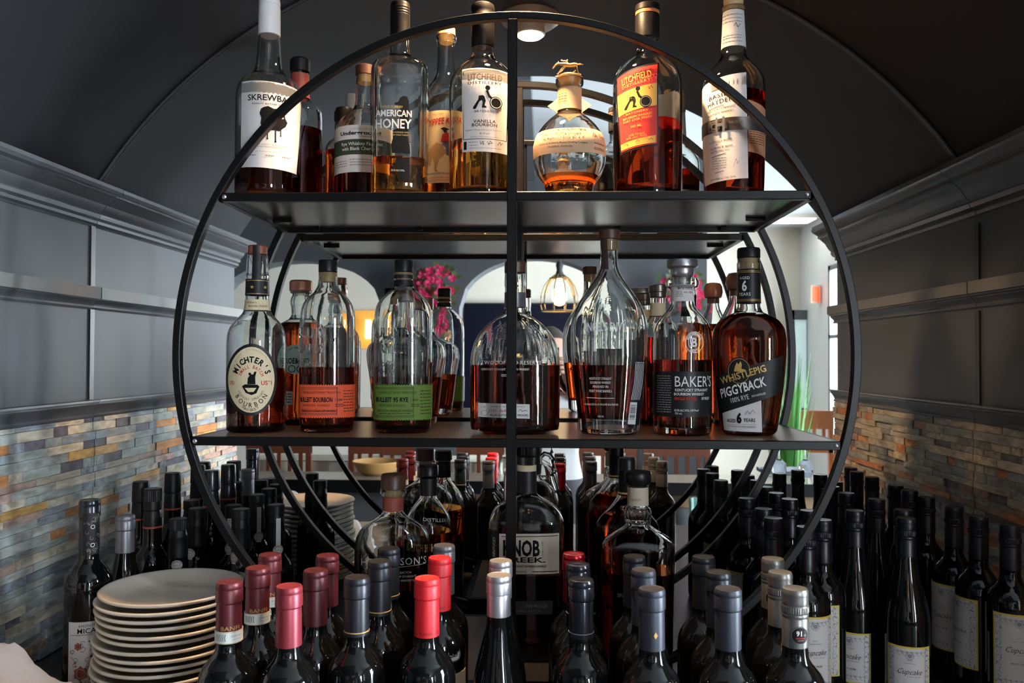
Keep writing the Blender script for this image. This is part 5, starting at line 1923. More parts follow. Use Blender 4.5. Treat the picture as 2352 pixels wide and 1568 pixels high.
VL = {'bordeaux': vine_label(0.055, 0.168, 'b'), 'burgundy': vine_label(0.016, 0.100, 'g')}
G_R = 'navy screw-capped wine bottles beside the right wall'
RIGHT_B = [
    (1776, 1187, 0.299, 'bordeaux', 0.9, 'first inside the shelf rim, front'), (1754, 1166, 0.300, 'bordeaux', 1.2, 'second inside the shelf rim'),
    (1715, 1142, 0.300, 'bordeaux', -1.2, 'farthest from the slate wall'), (1783, 1130, 0.2985, 'bordeaux', 1.4, 'closest to the mirror inside the rim'),
    (1814, 1144, 0.300, 'bordeaux', -1.3, 'inside the rim, second from the mirror'), (1858, 1170, 0.297, 'bordeaux', 1.3, 'cap touching the inner rim edge'),
    (1852, 1207, 0.298, 'bordeaux', 0.35, 'cap crossed by the shelf rim'), (1889, 1191, 0.297, 'bordeaux', -0.25, 'just outside the rim, label facing front'),
    (1944, 1130, 0.300, 'burgundy', 1.5, 'at the mirror just beyond the rim'), (1963, 1170, 0.300, 'burgundy', -0.28, 'sloping shoulders, smaller front label, nearer the rim'),
    (2013, 1144, 0.300, 'burgundy', 1.6, 'sloping shoulders, blank side showing, mid cluster'), (2089, 1124, 0.305, 'bordeaux', 1.8, 'highest against the slate wall'),
    (2128, 1140, 0.296, 'bordeaux', 1.7, 'fourth back along the slate wall'), (2074, 1168, 0.300, 'burgundy', 1.3, 'hidden behind the large-labelled sloping bottle'),
    (2081, 1187, 0.300, 'burgundy', 0.12, 'sloping shoulders, large label facing front'), (2191, 1162, 0.300, 'bordeaux', -0.62, 'third from the right edge, label angled'),
    (2247, 1183, 0.300, 'bordeaux', -1.05, 'second from the right edge, narrow label strip'), (2320, 1203, 0.300, 'bordeaux', 0.30, 'nearest the right edge, broad label'),
]
for (u, v, h, shp, rot, where) in RIGHT_B:
    o = wine(u, v, h, shp, 'screw', NAVYCAP, 'dark wine bottle with navy screw cap, ' + where, G_R, rot)
    back, face, pr = VL[shp]
    l_ = part('label', back, o)
    part('label_field', face, l_)
    for q in pr:
        part('lettering', q, l_)

# ports and sherries on the left
G_L = 'dark port and sherry bottles beside the left wall'
PORTFOIL = mat('dull_black_foil', (0.005, 0.005, 0.006), 0.40, 0, 0.1, 70, spec=0.25)
STOPPER = lathe_me('stopper', [(0.2830, 0.0125), (0.2832, 0.0150), (0.2985, 0.0150), (0.3000, 0.0138)], BLACKCAP)
RIBCAP = MB()
for z, dr in ((0.2790, 0), (0.2800, 0.0003), (0.2980, 0.0001), (0.3000, -0.0012)):
    for i in range(64):
        a = 2 * PI * i / 64
        r = 0.0153 + dr + (0.0004 if i % 2 else -0.0003)
        RIBCAP.v.append((r * math.cos(a), r * math.sin(a), z))
for j in range(3):
    for i in range(64):
        RIBCAP.f.append((j * 64 + i, j * 64 + (i + 1) % 64, j * 64 + 64 + (i + 1) % 64, j * 64 + 64 + i))
RIBCAP.f.append(tuple(range(192, 256)))
RIB_ME = bpy.data.meshes.new('ribbed_cap')
RIB_ME.from_pydata(RIBCAP.v, [], RIBCAP.f)
RIB_ME.materials.append(BLACKCAP)
SLEEVE = lathe_me('neck_sleeve', [(0.2280, 0.0158), (0.2284, 0.0163), (0.2420, 0.0163), (0.2620, 0.0147), (0.2640, 0.0152), (0.2700, 0.0152), (0.2720, 0.0144), (0.2825, 0.0140)], PORTFOIL)
TALLSLV = lathe_me('capsule', [(0.2350, 0.0155), (0.2353, 0.0163), (0.2440, 0.0162), (0.2620, 0.0150), (0.2635, 0.0144), (0.2650, 0.0158), (0.2960, 0.0150), (0.2990, 0.0140), (0.2995, 0.0080)], PORTFOIL)
REDBAND = lathe_me('red_band', [(0.2340, 0.0156), (0.2342, 0.0166), (0.2372, 0.0166), (0.2374, 0.0156)], mat('rust_band', (0.30, 0.05, 0.02), 0.5, 0, 0.1, 60))
PAPERGREY = mat('grey_seal_paper', (0.66, 0.63, 0.61), 0.6, 0, 0.15, 120)


def seal_strip(with_strip):
    c = Cyl(0.0170)
    c.disc(0.003, 0.2150, 0.0095, PAPERGREY)
    c.rect(-0.0015, 0.1990, 0.0075, 0.2080, PAPERGREY)
    if with_strip:
        c.rect(-0.001, 0.2200, 0.0070, 0.2760, PAPERGREY)
    a = c.meshes('seal_label', 0.0006)[0]
    d = Cyl(0.0170)
    d.ring(0.003, 0.2150, 0.0086, 0.0006, INK)
    d.ring(0.003, 0.2150, 0.0058, 0.0005, INK)
    d.text('PORTO', 0.003, 0.2150, 0.0026, INK, 0.009)
    for i in range(10):
        t = PI * (0.15 + 0.7 * i / 9)
        d.disc(0.003 + 0.0072 * math.cos(t), 0.2150 + 0.0072 * math.sin(t), 0.0006, INK, 6)
    if with_strip:
        for i in range(16):
            d.stroke([(0.0005, 0.2240 + i * 0.0031), (0.003, 0.2255 + i * 0.0031), (0.0058, 0.2238 + i * 0.0031)], 0.0006, GREYINK)
    return a, d.meshes('lettering', 0.0012)


SEAL = {0: seal_strip(False), 1: seal_strip(True)}

mic = wine(206, 1146, 0.330, 'bordeaux', None, None, 'tall dark sherry bottle with floral label, next to the plates and left wall', G_L, 0.12, 'sherry_bottle')
part('capsule', CAPS_ME['long'], mic, GLOSSBLACK)
nlb = part('neck_label', cyl_patch('neck_label', 0.0156, -0.012, 0.016, 0.222, 0.282, BLACK_LBL, 0.0006), mic)
_c = Cyl(0.0156)
rnd = random.Random(3)
for k in range(22):
    s0, z0 = rnd.uniform(-0.010, 0.014), rnd.uniform(0.225, 0.279)
    a0 = rnd.uniform(0, 6)
    rr = rnd.uniform(0.0018, 0.0045)
    _c.stroke([(s0 + rr * (1 - 0.1 * t) * math.cos(a0 + t * 0.7), z0 + rr * (1 - 0.1 * t) * math.sin(a0 + t * 0.7)) for t in range(8)], 0.0005, GREYINK)
for z0 in (0.236, 0.262):
    _c.ring(0.003, z0, 0.003, 0.0007, WHITEINK)
for q in _c.meshes('lettering', 0.0011):
    part('lettering', q, nlb)
lb_ = part('label', cyl_patch('label', RW_, -0.034, 0.040, 0.030, 0.132, mat('sherry_paper', (0.50, 0.46, 0.44), 0.6, 0, 0.08, 60), 0.0005), mic)
_c = Cyl(RW_)
_c.text('AMONTILLADO', 0.003, 0.1265, 0.0035, BROWNINK, 0.042, 0, 0, 0, 1.1)
_c.text('MICAELA', 0.003, 0.1195, 0.0068, INK, 0.044, 0.01, 0, 0, 1.05)
_c.rect(-0.03, 0.1135, 0.036, 0.1141, BROWNINK)
PLUM = mat('plum_ink', (0.20, 0.035, 0.035), 0.6, 0, 0.1, 60)
LEAFI = mat('leaf_ink', (0.10, 0.14, 0.08), 0.6, 0, 0.1, 60)
OCHREI = mat('ochre_ink', (0.30, 0.20, 0.06), 0.6, 0, 0.1, 60)
for k in range(64):
    s0, z0 = rnd.uniform(-0.028, 0.034), rnd.uniform(0.034, 0.109)
    a0, rr = rnd.uniform(0, 6), rnd.uniform(0.002, 0.0055)
    mm = rnd.choice((BROWNINK, LEAFI, PLUM, OCHREI, BROWNINK))
    if rnd.random() < 0.6:
        _c.stroke([(s0 + rr * (1 - 0.1 * t) * math.cos(a0 + t * 0.7), z0 + rr * (1 - 0.1 * t) * math.sin(a0 + t * 0.7)) for t in range(8)], 0.0007, mm)
    else:
        _c.poly([(s0 + rr * 0.6 * (1 if i % 2 else 0.55) * math.cos(a0 + i * PI / 4), z0 + rr * 0.6 * (1 if i % 2 else 0.55) * math.sin(a0 + i * PI / 4)) for i in range(8)], mm)
for (s0, z0, r_) in ((-0.014, 0.060, 0.011), (0.018, 0.085, 0.006), (-0.018, 0.098, 0.006)):
    _c.poly([(s0 + r_ * (1 if i % 2 else 0.75) * math.cos(i * PI / 6), z0 + r_ * (1 if i % 2 else 0.75) * math.sin(i * PI / 6)) for i in range(12)], PLUM)
    _c.ring(s0, z0, r_ * 0.62, r_ * 0.12, OCHREI)
for q in _c.meshes('lettering', 0.0011):
    part('lettering', q, lb_)

o = wine(288, 1182, 0.290, 'burgundy', 'long', GREYFOIL, 'sloping-shouldered bottle with a pewter-grey capsule behind the plates', G_L)
for (u, v, h, nm) in ((351, 1121, 0.320, 'port bottle with ribbed black cap and rust band, in front of its twin'), (324, 1104, 0.325, 'port bottle with smooth black cap and rust band near the wall'),
                      (397, 1084, 0.330, 'tall port bottle with a smooth dark capsule against the mirror, left of the shelf rim'), (487, 1078, 0.3335, 'port bottle with glossy black capsule at the mirror, just inside the rim')):
    o = wine(u, v, h, 'port', None, None, nm, G_L, name='port_bottle')
    part('capsule', TALLSLV, o, PORTFOIL if 'glossy' not in nm else GLOSSBLACK)
    part('red_band', REDBAND, o)
    if 'ribbed' in nm:
        part('ribbed_cap', RIB_ME, o)
for (u, v, h, nm, seal, rot, rib) in (
        (410, 1190, 0.275, 'port bottle with ribbed cap and round paper seal standing right behind the plates', 0, -0.30, True),
        (453, 1166, 0.281, 'port bottle with black stopper and seal, beside the left rim of the shelf', 0, -0.9, False),
        (440, 1148, 0.285, 'port bottle with a plain black stopper behind the sealed ones, outside the rim', None, 0, False),
        (536, 1159, 0.279, 'port bottle with grey paper strip down its neck just inside the rim', 1, -0.6, False),
        (554, 1168, 0.290, 'port bottle with white seal peeping past its neck, behind the burgundy capsules', 0, -0.95, False),
        (590, 1135, 0.284, 'port bottle with paper strip and seal, farthest back inside the rim', 1, 0.1, False),
        (635, 1158, 0.285, 'port bottle with pale paper strip and seal facing front, nearest the plates\' reflection', 1, 0.05, False)):
    o = wine(u, v, h, 'port', None, None, nm, G_L, rot, 'port_bottle')
    part('neck_sleeve', SLEEVE, o)
    if rib:
        part('ribbed_cap', RIB_ME, o)
    else:
        part('stopper', STOPPER, o)
    if seal is not None:
        a, pr = SEAL[seal]
        s_ = part('seal_label', a, o)
        for q in pr:
            part('lettering', q, s_)

# ------------------------------------------------------------------ PLATES
PLATE = mat('warm_white_china', (0.62, 0.55, 0.46), 0.25, 0, 0.03, 30, coat=0.2)
pr = [(0.0, 0.058), (0.0018, 0.066), (0.0045, 0.076), (0.0125, 0.098), (0.0140, 0.1035), (0.0158, 0.1060), (0.0182, 0.1064), (0.0196, 0.1048), (0.0192, 0.1020), (0.0165, 0.0960), (0.0075, 0.0760), (0.0050, 0.0660), (0.0046, 0.0200), (0.0046, 0.0010)]
PLATE_ME = lathe_me('plate', pr, PLATE, 72, 60)
px_, py_ = W(390, 1350, 1.28).x, 1.28
rnd = random.Random(4)
NP, PITCH_P = 17, 0.0118
ztop = W(390, 1352, 1.28).z - 0.014
ORD = ['bottom', 'second', 'third', 'fourth', 'fifth', 'sixth', 'seventh', 'eighth', 'ninth', 'tenth', 'eleventh', 'twelfth', 'thirteenth', 'fourteenth', 'fifteenth', 'sixteenth', 'seventeenth', 'eighteenth']
PITCH_P = (ztop - 0.0005) / (NP - 1)
for i in range(NP):
    o = bpy.data.objects.new('plate', PLATE_ME)
    COL.objects.link(o)
    k = 1.0 if i > 10 else 1.03
    o.location = (px_ + rnd.uniform(-0.004, 0.004), py_ + rnd.uniform(-0.003, 0.003), 0.0005 + i * PITCH_P)
    o.scale = (k, k, 1)
    n_ = NP - 1 - i
    lab = 'white china plate on top of the stack beside the left wall' if n_ == 0 else ('white china plate, %s from the top of the stack' % ORD[n_] if n_ < NP - 1 else 'white china plate at the bottom of the stack')
    tag(o, lab, 'plate', 'stacked white plates')

# ------------------------------------------------------------------ FOLDED LINEN
from mathutils import noise as mnoise
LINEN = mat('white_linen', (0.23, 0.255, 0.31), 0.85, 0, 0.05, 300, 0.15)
cl = MB()
NX, NY = 56, 44
cx0, cx1, cy0, cy1 = -0.905, -0.50, 0.92, 1.165
for j in range(NY + 1):
    for i in range(NX + 1):
        x = cx0 + (cx1 - cx0) * i / NX
        y = cy0 + (cy1 - cy0) * j / NY
        fx, fy = i / NX, j / NY
        prof_ = np.interp(fx, [0, 0.10, 0.24, 0.34, 0.41, 0.47, 0.58, 0.74, 0.92, 1.0], [0.120, 0.130, 0.150, 0.162, 0.170, 0.160, 0.120, 0.104, 0.085, 0.0])
        edge = min(1.0, 6 * fy, 5 * (1 - fy)) ** 0.5 if 0 < fy < 1 else 0.0
        z = prof_ * edge
        nz_ = mnoise.noise(Vector((x * 14 + y * 6, y * 9 - x * 5, 0.3))) * 0.012 - abs(mnoise.noise(Vector((x * 26 + y * 15, y * 20 - x * 12, 2.0)))) * 0.022 - abs(mnoise.noise(Vector((x * 55 - y * 20, y * 34, 5.0)))) * 0.006 + 0.006
        z = max(0.001, z + nz_ * (1 if z > 0.02 else 0))
        cl.v.append((x, y, z))
for j in range(NY):
    for i in range(NX):
        a = j * (NX + 1) + i
        cl.f.append((a, a + 1, a + NX + 2, a + NX + 1))
nb_ = len(cl.v)
for j in range(NY + 1):
    for i in range(NX + 1):
        x, y, z = cl.v[j * (NX + 1) + i]
        cl.v.append((x, y, 0.0005))
for j in range(NY):
    for i in range(NX):
        a = nb_ + j * (NX + 1) + i
        cl.f.append((a, a + NX + 1, a + NX + 2, a + 1))
rim = [i for i in range(NX + 1)] + [j * (NX + 1) + NX for j in range(1, NY + 1)] + [NY * (NX + 1) + i for i in range(NX - 1, -1, -1)] + [j * (NX + 1) for j in range(NY - 1, 0, -1)]
for i in range(len(rim)):
    a, c = rim[i], rim[(i + 1) % len(rim)]
    cl.f.append((c, a, nb_ + a, nb_ + c))
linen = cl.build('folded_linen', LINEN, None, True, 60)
tag(linen, 'crumpled white linen heap in the lower left corner beside the slate wall', 'linen')

# ------------------------------------------------------------------ THE ROOM IN FRONT OF THE NICHE (seen in the mirror)
ZF, ZC = -0.92, 1.95
X_LW, Y_BW = -3.7, -5.6
PLASTER = mat('cream_plaster', (0.62, 0.57, 0.48), 0.8, 0, 0.04, 12, 0.03)
GREYPL = mat('pale_grey_plaster', (0.66, 0.67, 0.66), 0.8, 0, 0.04, 12, 0.03)
DARKPL = mat('slate_grey_plaster', (0.085, 0.09, 0.10), 0.6, 0, 0.05, 12, 0.03)
CEILM = mat('white_ceiling', (0.52, 0.54, 0.55), 0.8, 0, 0.03, 8, 0.02)
FLOORM = mat('dark_floor_tile', (0.10, 0.085, 0.07), 0.4, 0, 0.2, 5)


def slab(name, x0, x1, y0, y1, z0, z1, m, label=None):
    o = MB().box(x0, x1, y0, y1, z0, z1).build(name, m, None, False)
    tag(o, label, None, None, 'structure')
    return o


slab('floor', X_LW - 0.2, X_RW + 0.2, Y_BW - 0.2, Y_MIR + 0.3, ZF - 0.1, ZF, FLOORM, 'dark tiled floor of the bar room')
slab('ceiling_room', X_LW - 0.2, X_RW + 0.2, Y_BW - 0.2, Y_NF, ZC, ZC + 0.1, CEILM, 'white ceiling of the bar room')
slab('wall_room_left', X_LW - 0.15, X_LW, Y_BW, Y_NF, ZF, ZC, DARKPL, 'left wall of the bar room')
slab('wall_back', X_LW, X_RW, Y_BW - 0.15, Y_BW, ZF, ZC, PLASTER, 'cream far wall of the dining room')
# right wall with window openings
wr = MB()
ys = sorted(WINDOWS)
FARW = (-4.75, -3.55, -0.40, 1.45)
allw = sorted(WINDOWS + [FARW])
y_prev = Y_BW
for (y0, y1, z0, z1) in allw:
    wr.box(X_RW, X_RW + 0.15, y_prev, y0, ZF, ZC)
    wr.box(X_RW, X_RW + 0.15, y0, y1, ZF, z0)
    wr.box(X_RW, X_RW + 0.15, y0, y1, z1, ZC)
    y_prev = y1
wr.box(X_RW, X_RW + 0.15, y_prev, Y_NF, ZF, ZC)
o = wr.build('wall_room_right', GREYPL, None, False)
tag(o, 'pale right wall of the bar room with its windows', None, None, 'structure')
FRAME = mat('dark_window_frame', (0.05, 0.055, 0.06), 0.4, 0, 0.1, 30)
for k, (y0, y1, z0, z1) in enumerate(allw):
    w_ = empty('window_%d' % (k + 1), (X_RW, (y0 + y1) / 2, z0))
    tag(w_, 'dark-framed window in the right wall of the bar room', None, None, 'structure')
    hw_, hh = (y1 - y0) / 2, z1 - z0
    for (a, c, d, e) in ((-hw_, -hw_ + 0.05, 0, hh), (hw_ - 0.05, hw_, 0, hh), (-hw_, hw_, 0, 0.05), (-hw_, hw_, hh - 0.05, hh), (-0.02, 0.02, 0, hh), (-hw_, hw_, hh * 0.62, hh * 0.62 + 0.035)):
        MB().box(0.0, 0.09, a, c, d, e).build('frame_bar', FRAME, w_, False)
portal((X_RW + 0.01, (FARW[0] + FARW[1]) / 2, (FARW[2] + FARW[3]) / 2), (0, PI / 2, 0), FARW[3] - FARW[2], FARW[1] - FARW[0])
# wall blocks to both sides of the niche, and above it
slab('wall_front_left', X_LW, X_L - 0.25, Y_NF, Y_MIR + 0.06, ZF, ZC, DARKPL, 'slate wall beside the niche, to its left')
slab('wall_front_right', X_R + 0.25, X_RW, Y_NF, Y_MIR + 0.06, ZF, ZC, DARKPL, 'slate wall beside the niche, to its right')
fa = MB()
xs_ = [X_L - 0.25] + [X_N + VR * math.sin(-va + 2 * va * i / 40) for i in range(41)] + [X_R + 0.25]
zs_ = [HC + 0.345] + [VZ + (VR + 0.06) * math.cos(-va + 2 * va * i / 40) for i in range(41)] + [HC + 0.345]
for i in range(len(xs_)):
    for (yy, zz) in ((Y_NF + 0.001, zs_[i]), (Y_NF + 0.001, ZC), (Y_MIR + 0.05, zs_[i]), (Y_MIR + 0.05, ZC)):
        fa.v.append((xs_[i], yy, zz))
for i in range(len(xs_) - 1):
    a = 4 * i
    fa.f += [(a, a + 1, a + 5, a + 4), (a + 2, a + 6, a + 7, a + 3), (a, a + 4, a + 6, a + 2)]
o = fa.build('wall_front_top', DARKPL, None, False)
tag(o, 'slate wall above the arch of the niche', None, None, 'structure')
slab('wall_back_niche', X_L - 0.25, X_R + 0.25, Y_MIR + 0.055, Y_MIR + 0.08, -0.04, ZC, DARKPL, 'wall behind the mirror')

# dark arcade wall across the room
YA = -2.62


def arch_wall():
    x_end = WV(1610, 700, 2 * Y_MIR - YA).x
    ops = []
    for (ul, ur, vt) in ((520, 890, 606), (1062, 1402, 600)):
        xl, xr = WV(ul, 700, 2 * Y_MIR - YA).x, WV(ur, 700, 2 * Y_MIR - YA).x
        ops.append((xl, xr, WV(0.5 * (ul + ur), vt, 2 * Y_MIR - YA).z))
    mb = MB()

    def col(x0, x1, z0a, z0b):
        n = len(mb.v)
        for yy in (YA, YA + 0.22):
            mb.v += [(x0, yy, z0a), (x1, yy, z0b), (x1, yy, ZC), (x0, yy, ZC)]
        mb.f += [(n + 3, n + 2, n + 1, n), (n + 4, n + 5, n + 6, n + 7), (n, n + 1, n + 5, n + 4), (n + 1, n + 2, n + 6, n + 5), (n + 3, n, n + 4, n + 7)]
    xp = X_LW
    for (xl, xr, zt) in ops:
        col(xp, xl, ZF, ZF)
        N = 24
        zs0 = HC + 0.34
        for i in range(N):
            a0, a1 = i / N, (i + 1) / N
            xa, xb = xl + (xr - xl) * a0, xl + (xr - xl) * a1
            za = zs0 + (zt - zs0) * math.sqrt(max(0, 1 - (2 * a0 - 1) ** 2))
            zb = zs0 + (zt - zs0) * math.sqrt(max(0, 1 - (2 * a1 - 1) ** 2))
            col(xa, xb, za, zb)
        xp = xr
    col(xp, x_end, ZF, ZF)
    o = mb.build('wall_arcade', DARKPL, None, False)
    tag(o, 'slate grey arcade wall with two arches across the room', None, None, 'structure')


arch_wall()
slab('trim_1', X_LW, -0.06, -2.40, -0.30, ZC - 0.16, ZC, DARKPL, 'dark dropped soffit above the left of the bar aisle')

# serving bar behind the photographer
barc = empty('bar_counter', (0, -0.95, 0))
tag(barc, 'long dark serving bar behind the photographer', 'bar counter')
MB().box(-2.4, 2.3, -0.34, 0.0, -0.13, -0.09).build('bar_top', mat('polished_bar_top', (0.34, 0.30, 0.24), 0.18, 0, 0.2, 20), barc, False)
MB().box(-2.4, 2.3, -0.30, -0.06, ZF, -0.13).build('bar_body', mat('bar_body_paint', (0.07, 0.072, 0.078), 0.5, 0, 0.1, 20), barc, False)
MB().box(-2.4, 2.3, -0.012, 0.006, -0.15, -0.085).build('front_edge', BLACK_METAL, barc, False)
MB().box(-0.6, 2.3, -0.06, -0.05, -0.22, -0.16).build('wood_strip', mat('brown_wood_strip', (0.20, 0.12, 0.06), 0.5, 0, 0.2, 30), barc, False)

CHAIRW = mat('reddish_chair_wood', (0.15, 0.042, 0.02), 0.35, 0, 0.25, 20, 0.02, stretch=(6, 1, 1))
CHAIRO = mat('orange_chair_wood', (0.45, 0.13, 0.04), 0.35, 0, 0.25, 20, 0.02, stretch=(6, 1, 1))


def chair(x, y, rz, m, label, zseat=-0.44, back=0.52):
    o = empty('dining_chair', (x, y, ZF), rz)
    tag(o, label, 'chair', 'wooden chairs along the serving bar')
    hs_ = zseat - ZF
    MB().box(-0.21, 0.21, -0.21, 0.21, hs_ - 0.04, hs_).build('seat', m, o, False)
    for sx in (-1, 1):
        for sy in (-1, 1):
            MB().box(sx * 0.19 - 0.018, sx * 0.19 + 0.018, sy * 0.19 - 0.018, sy * 0.19 + 0.018, 0, hs_ - 0.04).build('leg', m, o, False)
    bk_ = MB()
    bk_.box(-0.21, -0.175, 0.18, 0.21, hs_, hs_ + back)
    bk_.box(0.175, 0.21, 0.18, 0.21, hs_, hs_ + back)
    bk_.box(-0.21, 0.21, 0.175, 0.215, hs_ + back - 0.14, hs_ + back)
    bk_.box(-0.21, 0.21, 0.18, 0.21, hs_ + back - 0.32, hs_ + back - 0.26)
    bo = bk_.build('backrest', m, o, False)
    for k in range(5):
        xx = -0.14 + 0.07 * k
        MB().box(xx - 0.012, xx + 0.012, 0.187, 0.203, hs_ + back - 0.26, hs_ + back - 0.14).build('slat', m, bo, False)
    return o


for (u, nm) in ((618, 'first from the slate wall'), (862, 'second, beside the tan bowl'), (1120, 'third, near the middle'), (1390, 'fourth'), (1565, 'fifth, nearest the window')):
    p = WV(u, 1040, 5.05)
    chair(p.x, p.y, PI, CHAIRW, 'reddish wooden dining chair seen in the mirror, ' + nm)
p = WV(1868, 960, 6.2)
chair(p.x, p.y, PI, CHAIRO, 'orange wooden chair by the far door, in the mirror beside the green plant', -0.40, 0.56)

# table under a cream cloth behind the chairs
tb = empty('table', (-1.05, -2.21, ZF))
tag(tb, 'long table under a cream cloth behind the wooden chairs, in the mirror', 'table')
MB().box(-0.88, 0.88, -0.16, 0.16, 0.77, 0.79).build('table_top', CHAIRW, tb, False)
for sx in (-1, 1):
    for sy in (-1, 1):
        MB().box(sx * 0.80 - 0.03, sx * 0.80 + 0.03, sy * 0.12 - 0.025, sy * 0.12 + 0.025, 0, 0.77).build('leg', CHAIRW, tb, False)
tc_ = MB()
tc_.box(-0.90, 0.90, -0.17, 0.17, 0.79, 0.795)
tc_.box(-0.90, 0.90, 0.166, 0.17, 0.40, 0.795)
tc_.box(-0.90, 0.90, -0.17, -0.166, 0.40, 0.795)
tcl = tc_.build('tablecloth', mat('cream_cloth', (0.66, 0.60, 0.48), 0.85, 0, 0.04, 60), None, False)
tcl.location = tb.location
tag(tcl, 'cream cloth draped over the long table, in the mirror', 'tablecloth')

# things on the bar
p = WV(866, 1085, 4.55)
bw = empty('bowl', (p.x, p.y, -0.09))
tag(bw, 'shallow tan bowl on the serving bar', 'bowl')
lathe('bowl_body', [(0, 0.07), (0.02, 0.105), (0.07, 0.135), (0.075, 0.133), (0.03, 0.10), (0.018, 0.04)], mat('tan_ceramic', (0.55, 0.30, 0.10), 0.35, 0, 0.1, 30), bw)
GLS = glass_mat('tumbler_glass', (0.96, 0.97, 0.97), 1.45)
for (u, nm) in ((1790, 'nearer the window'), (1850, 'at the right end of the bar'), (1160, 'beside the photographer')):
    p = WV(u, 1095, 4.6)
    g = empty('wine_glass', (p.x, p.y, -0.09))
    tag(g, 'upturned stemmed glass on the serving bar, ' + nm, 'glass', 'glasses on the serving bar')
    lathe('bowl', [(0.0, 0.032), (0.03, 0.040), (0.07, 0.036), (0.095, 0.012)], GLS, g)
    lathe('stem', [(0.093, 0.005), (0.165, 0.004)], GLS, g)
    lathe('foot', [(0.163, 0.006), (0.170, 0.034), (0.172, 0.034)], GLS, g)
p = WV(1800, 1075, 4.75)
nk = MB()
for j in range(13):
    for i in range(13):
        x, y = -0.13 + 0.26 * i / 12, -0.09 + 0.18 * j / 12
        nk.v.append((x, y, 0.020 + 0.010 * mnoise.noise(Vector((x * 20, y * 20, 1)))))
for j in range(12):
    for i in range(12):
        a = j * 13 + i
        nk.f.append((a, a + 1, a + 14, a + 13))
k_ = len(nk.v)
for (x, y, z) in list(nk.v):
    nk.v.append((x, y, 0.001))
for j in range(12):
    for i in range(12):
        a = k_ + j * 13 + i
        nk.f.append((a, a + 13, a + 14, a + 1))
rim = list(range(13)) + [j * 13 + 12 for j in range(1, 13)] + [12 * 13 + i for i in range(11, -1, -1)] + [j * 13 for j in range(11, 0, -1)]
for i in range(len(rim)):
    a, c = rim[i], rim[(i + 1) % len(rim)]
    nk.f.append((c, a, k_ + a, k_ + c))
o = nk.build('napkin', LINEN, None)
o.location = (p.x, p.y, -0.09)
tag(o, 'white cloth napkin lying on the serving bar', 'napkin')
p = WV(1625, 1190, 4.1)
TEAL = mat('teal_print_cloth', (0.30, 0.50, 0.44), 0.8, 0, 0.7, 30)
tw = MB()
for j in range(11):
    for i in range(9):
        x, z = -0.06 + 0.12 * i / 8 * (0.6 + 0.5 * j / 10), -0.30 * j / 10
        tw.v.append((x, 0.02 * mnoise.noise(Vector((x * 30, z * 8, 0))) + 0.012 * math.sin(i * 1.6), z))
for j in range(10):
    for i in range(8):
        a = j * 9 + i
        tw.f.append((a, a + 1, a + 10, a + 9))
o = tw.build('bar_towel', TEAL, None)
o.location = (p.x, -0.925, -0.155)
sm_ = o.modifiers.new('thick', 'SOLIDIFY')
sm_.thickness = 0.004
tag(o, 'teal patterned towel hanging from the serving bar', 'towel')

# pendant lamp with a ribbed cage
p = WV(1285, 660, 4.75)
pn = empty('pendant_lamp', (p.x, p.y, p.z))
tag(pn, 'pendant lamp with ribbed cage and glowing filament bulb, in the mirror', 'lamp')
IRON = mat('dark_iron', (0.06, 0.06, 0.065), 0.4, 0.5, 0.2, 30)
lathe('socket', [(0.055, 0.030), (0.07, 0.026), (0.10, 0.016), (0.13, 0.022), (0.15, 0.014)], IRON, pn)
MB().tube([(0, 0, 0.14), (0, 0, ZC - p.z)], 0.004, 8).build('cord', IRON, pn)
cage = MB()
prf = [(0.075, 0.022), (0.05, 0.055), (0.01, 0.085), (-0.05, 0.105), (-0.10, 0.108), (-0.135, 0.100)]
for k in range(10):
    a = 2 * PI * k / 10
    cage.tube([(r * math.cos(a), r * math.sin(a), z) for z, r in prf], 0.0042, 6)
for (z, r) in ((-0.135, 0.100), (0.052, 0.054)):
    cage.tube([(r * math.cos(2 * PI * i / 32), r * math.sin(2 * PI * i / 32), z) for i in range(32)], 0.0045, 6, True)
cage.build('cage', mat('brass_wire', (0.35, 0.25, 0.12), 0.35, 0.6, 0.1, 40), pn)
lathe('bulb', [(-0.105, 0.008), (-0.098, 0.026), (-0.075, 0.040), (-0.04, 0.042), (0.0, 0.030), (0.05, 0.016)], mat('glowing_bulb', (1, 0.8, 0.5), 0.3, 0, 0, 30, emit=(1.0, 0.62, 0.26), estr=16.0), pn)

# flower baskets on the piers
PINK = mat('pink_blossom', (0.72, 0.03, 0.14), 0.55, 0, 0.25, 40)
LEAF = mat('green_leaf', (0.07, 0.13, 0.035), 0.5, 0, 0.3, 40)


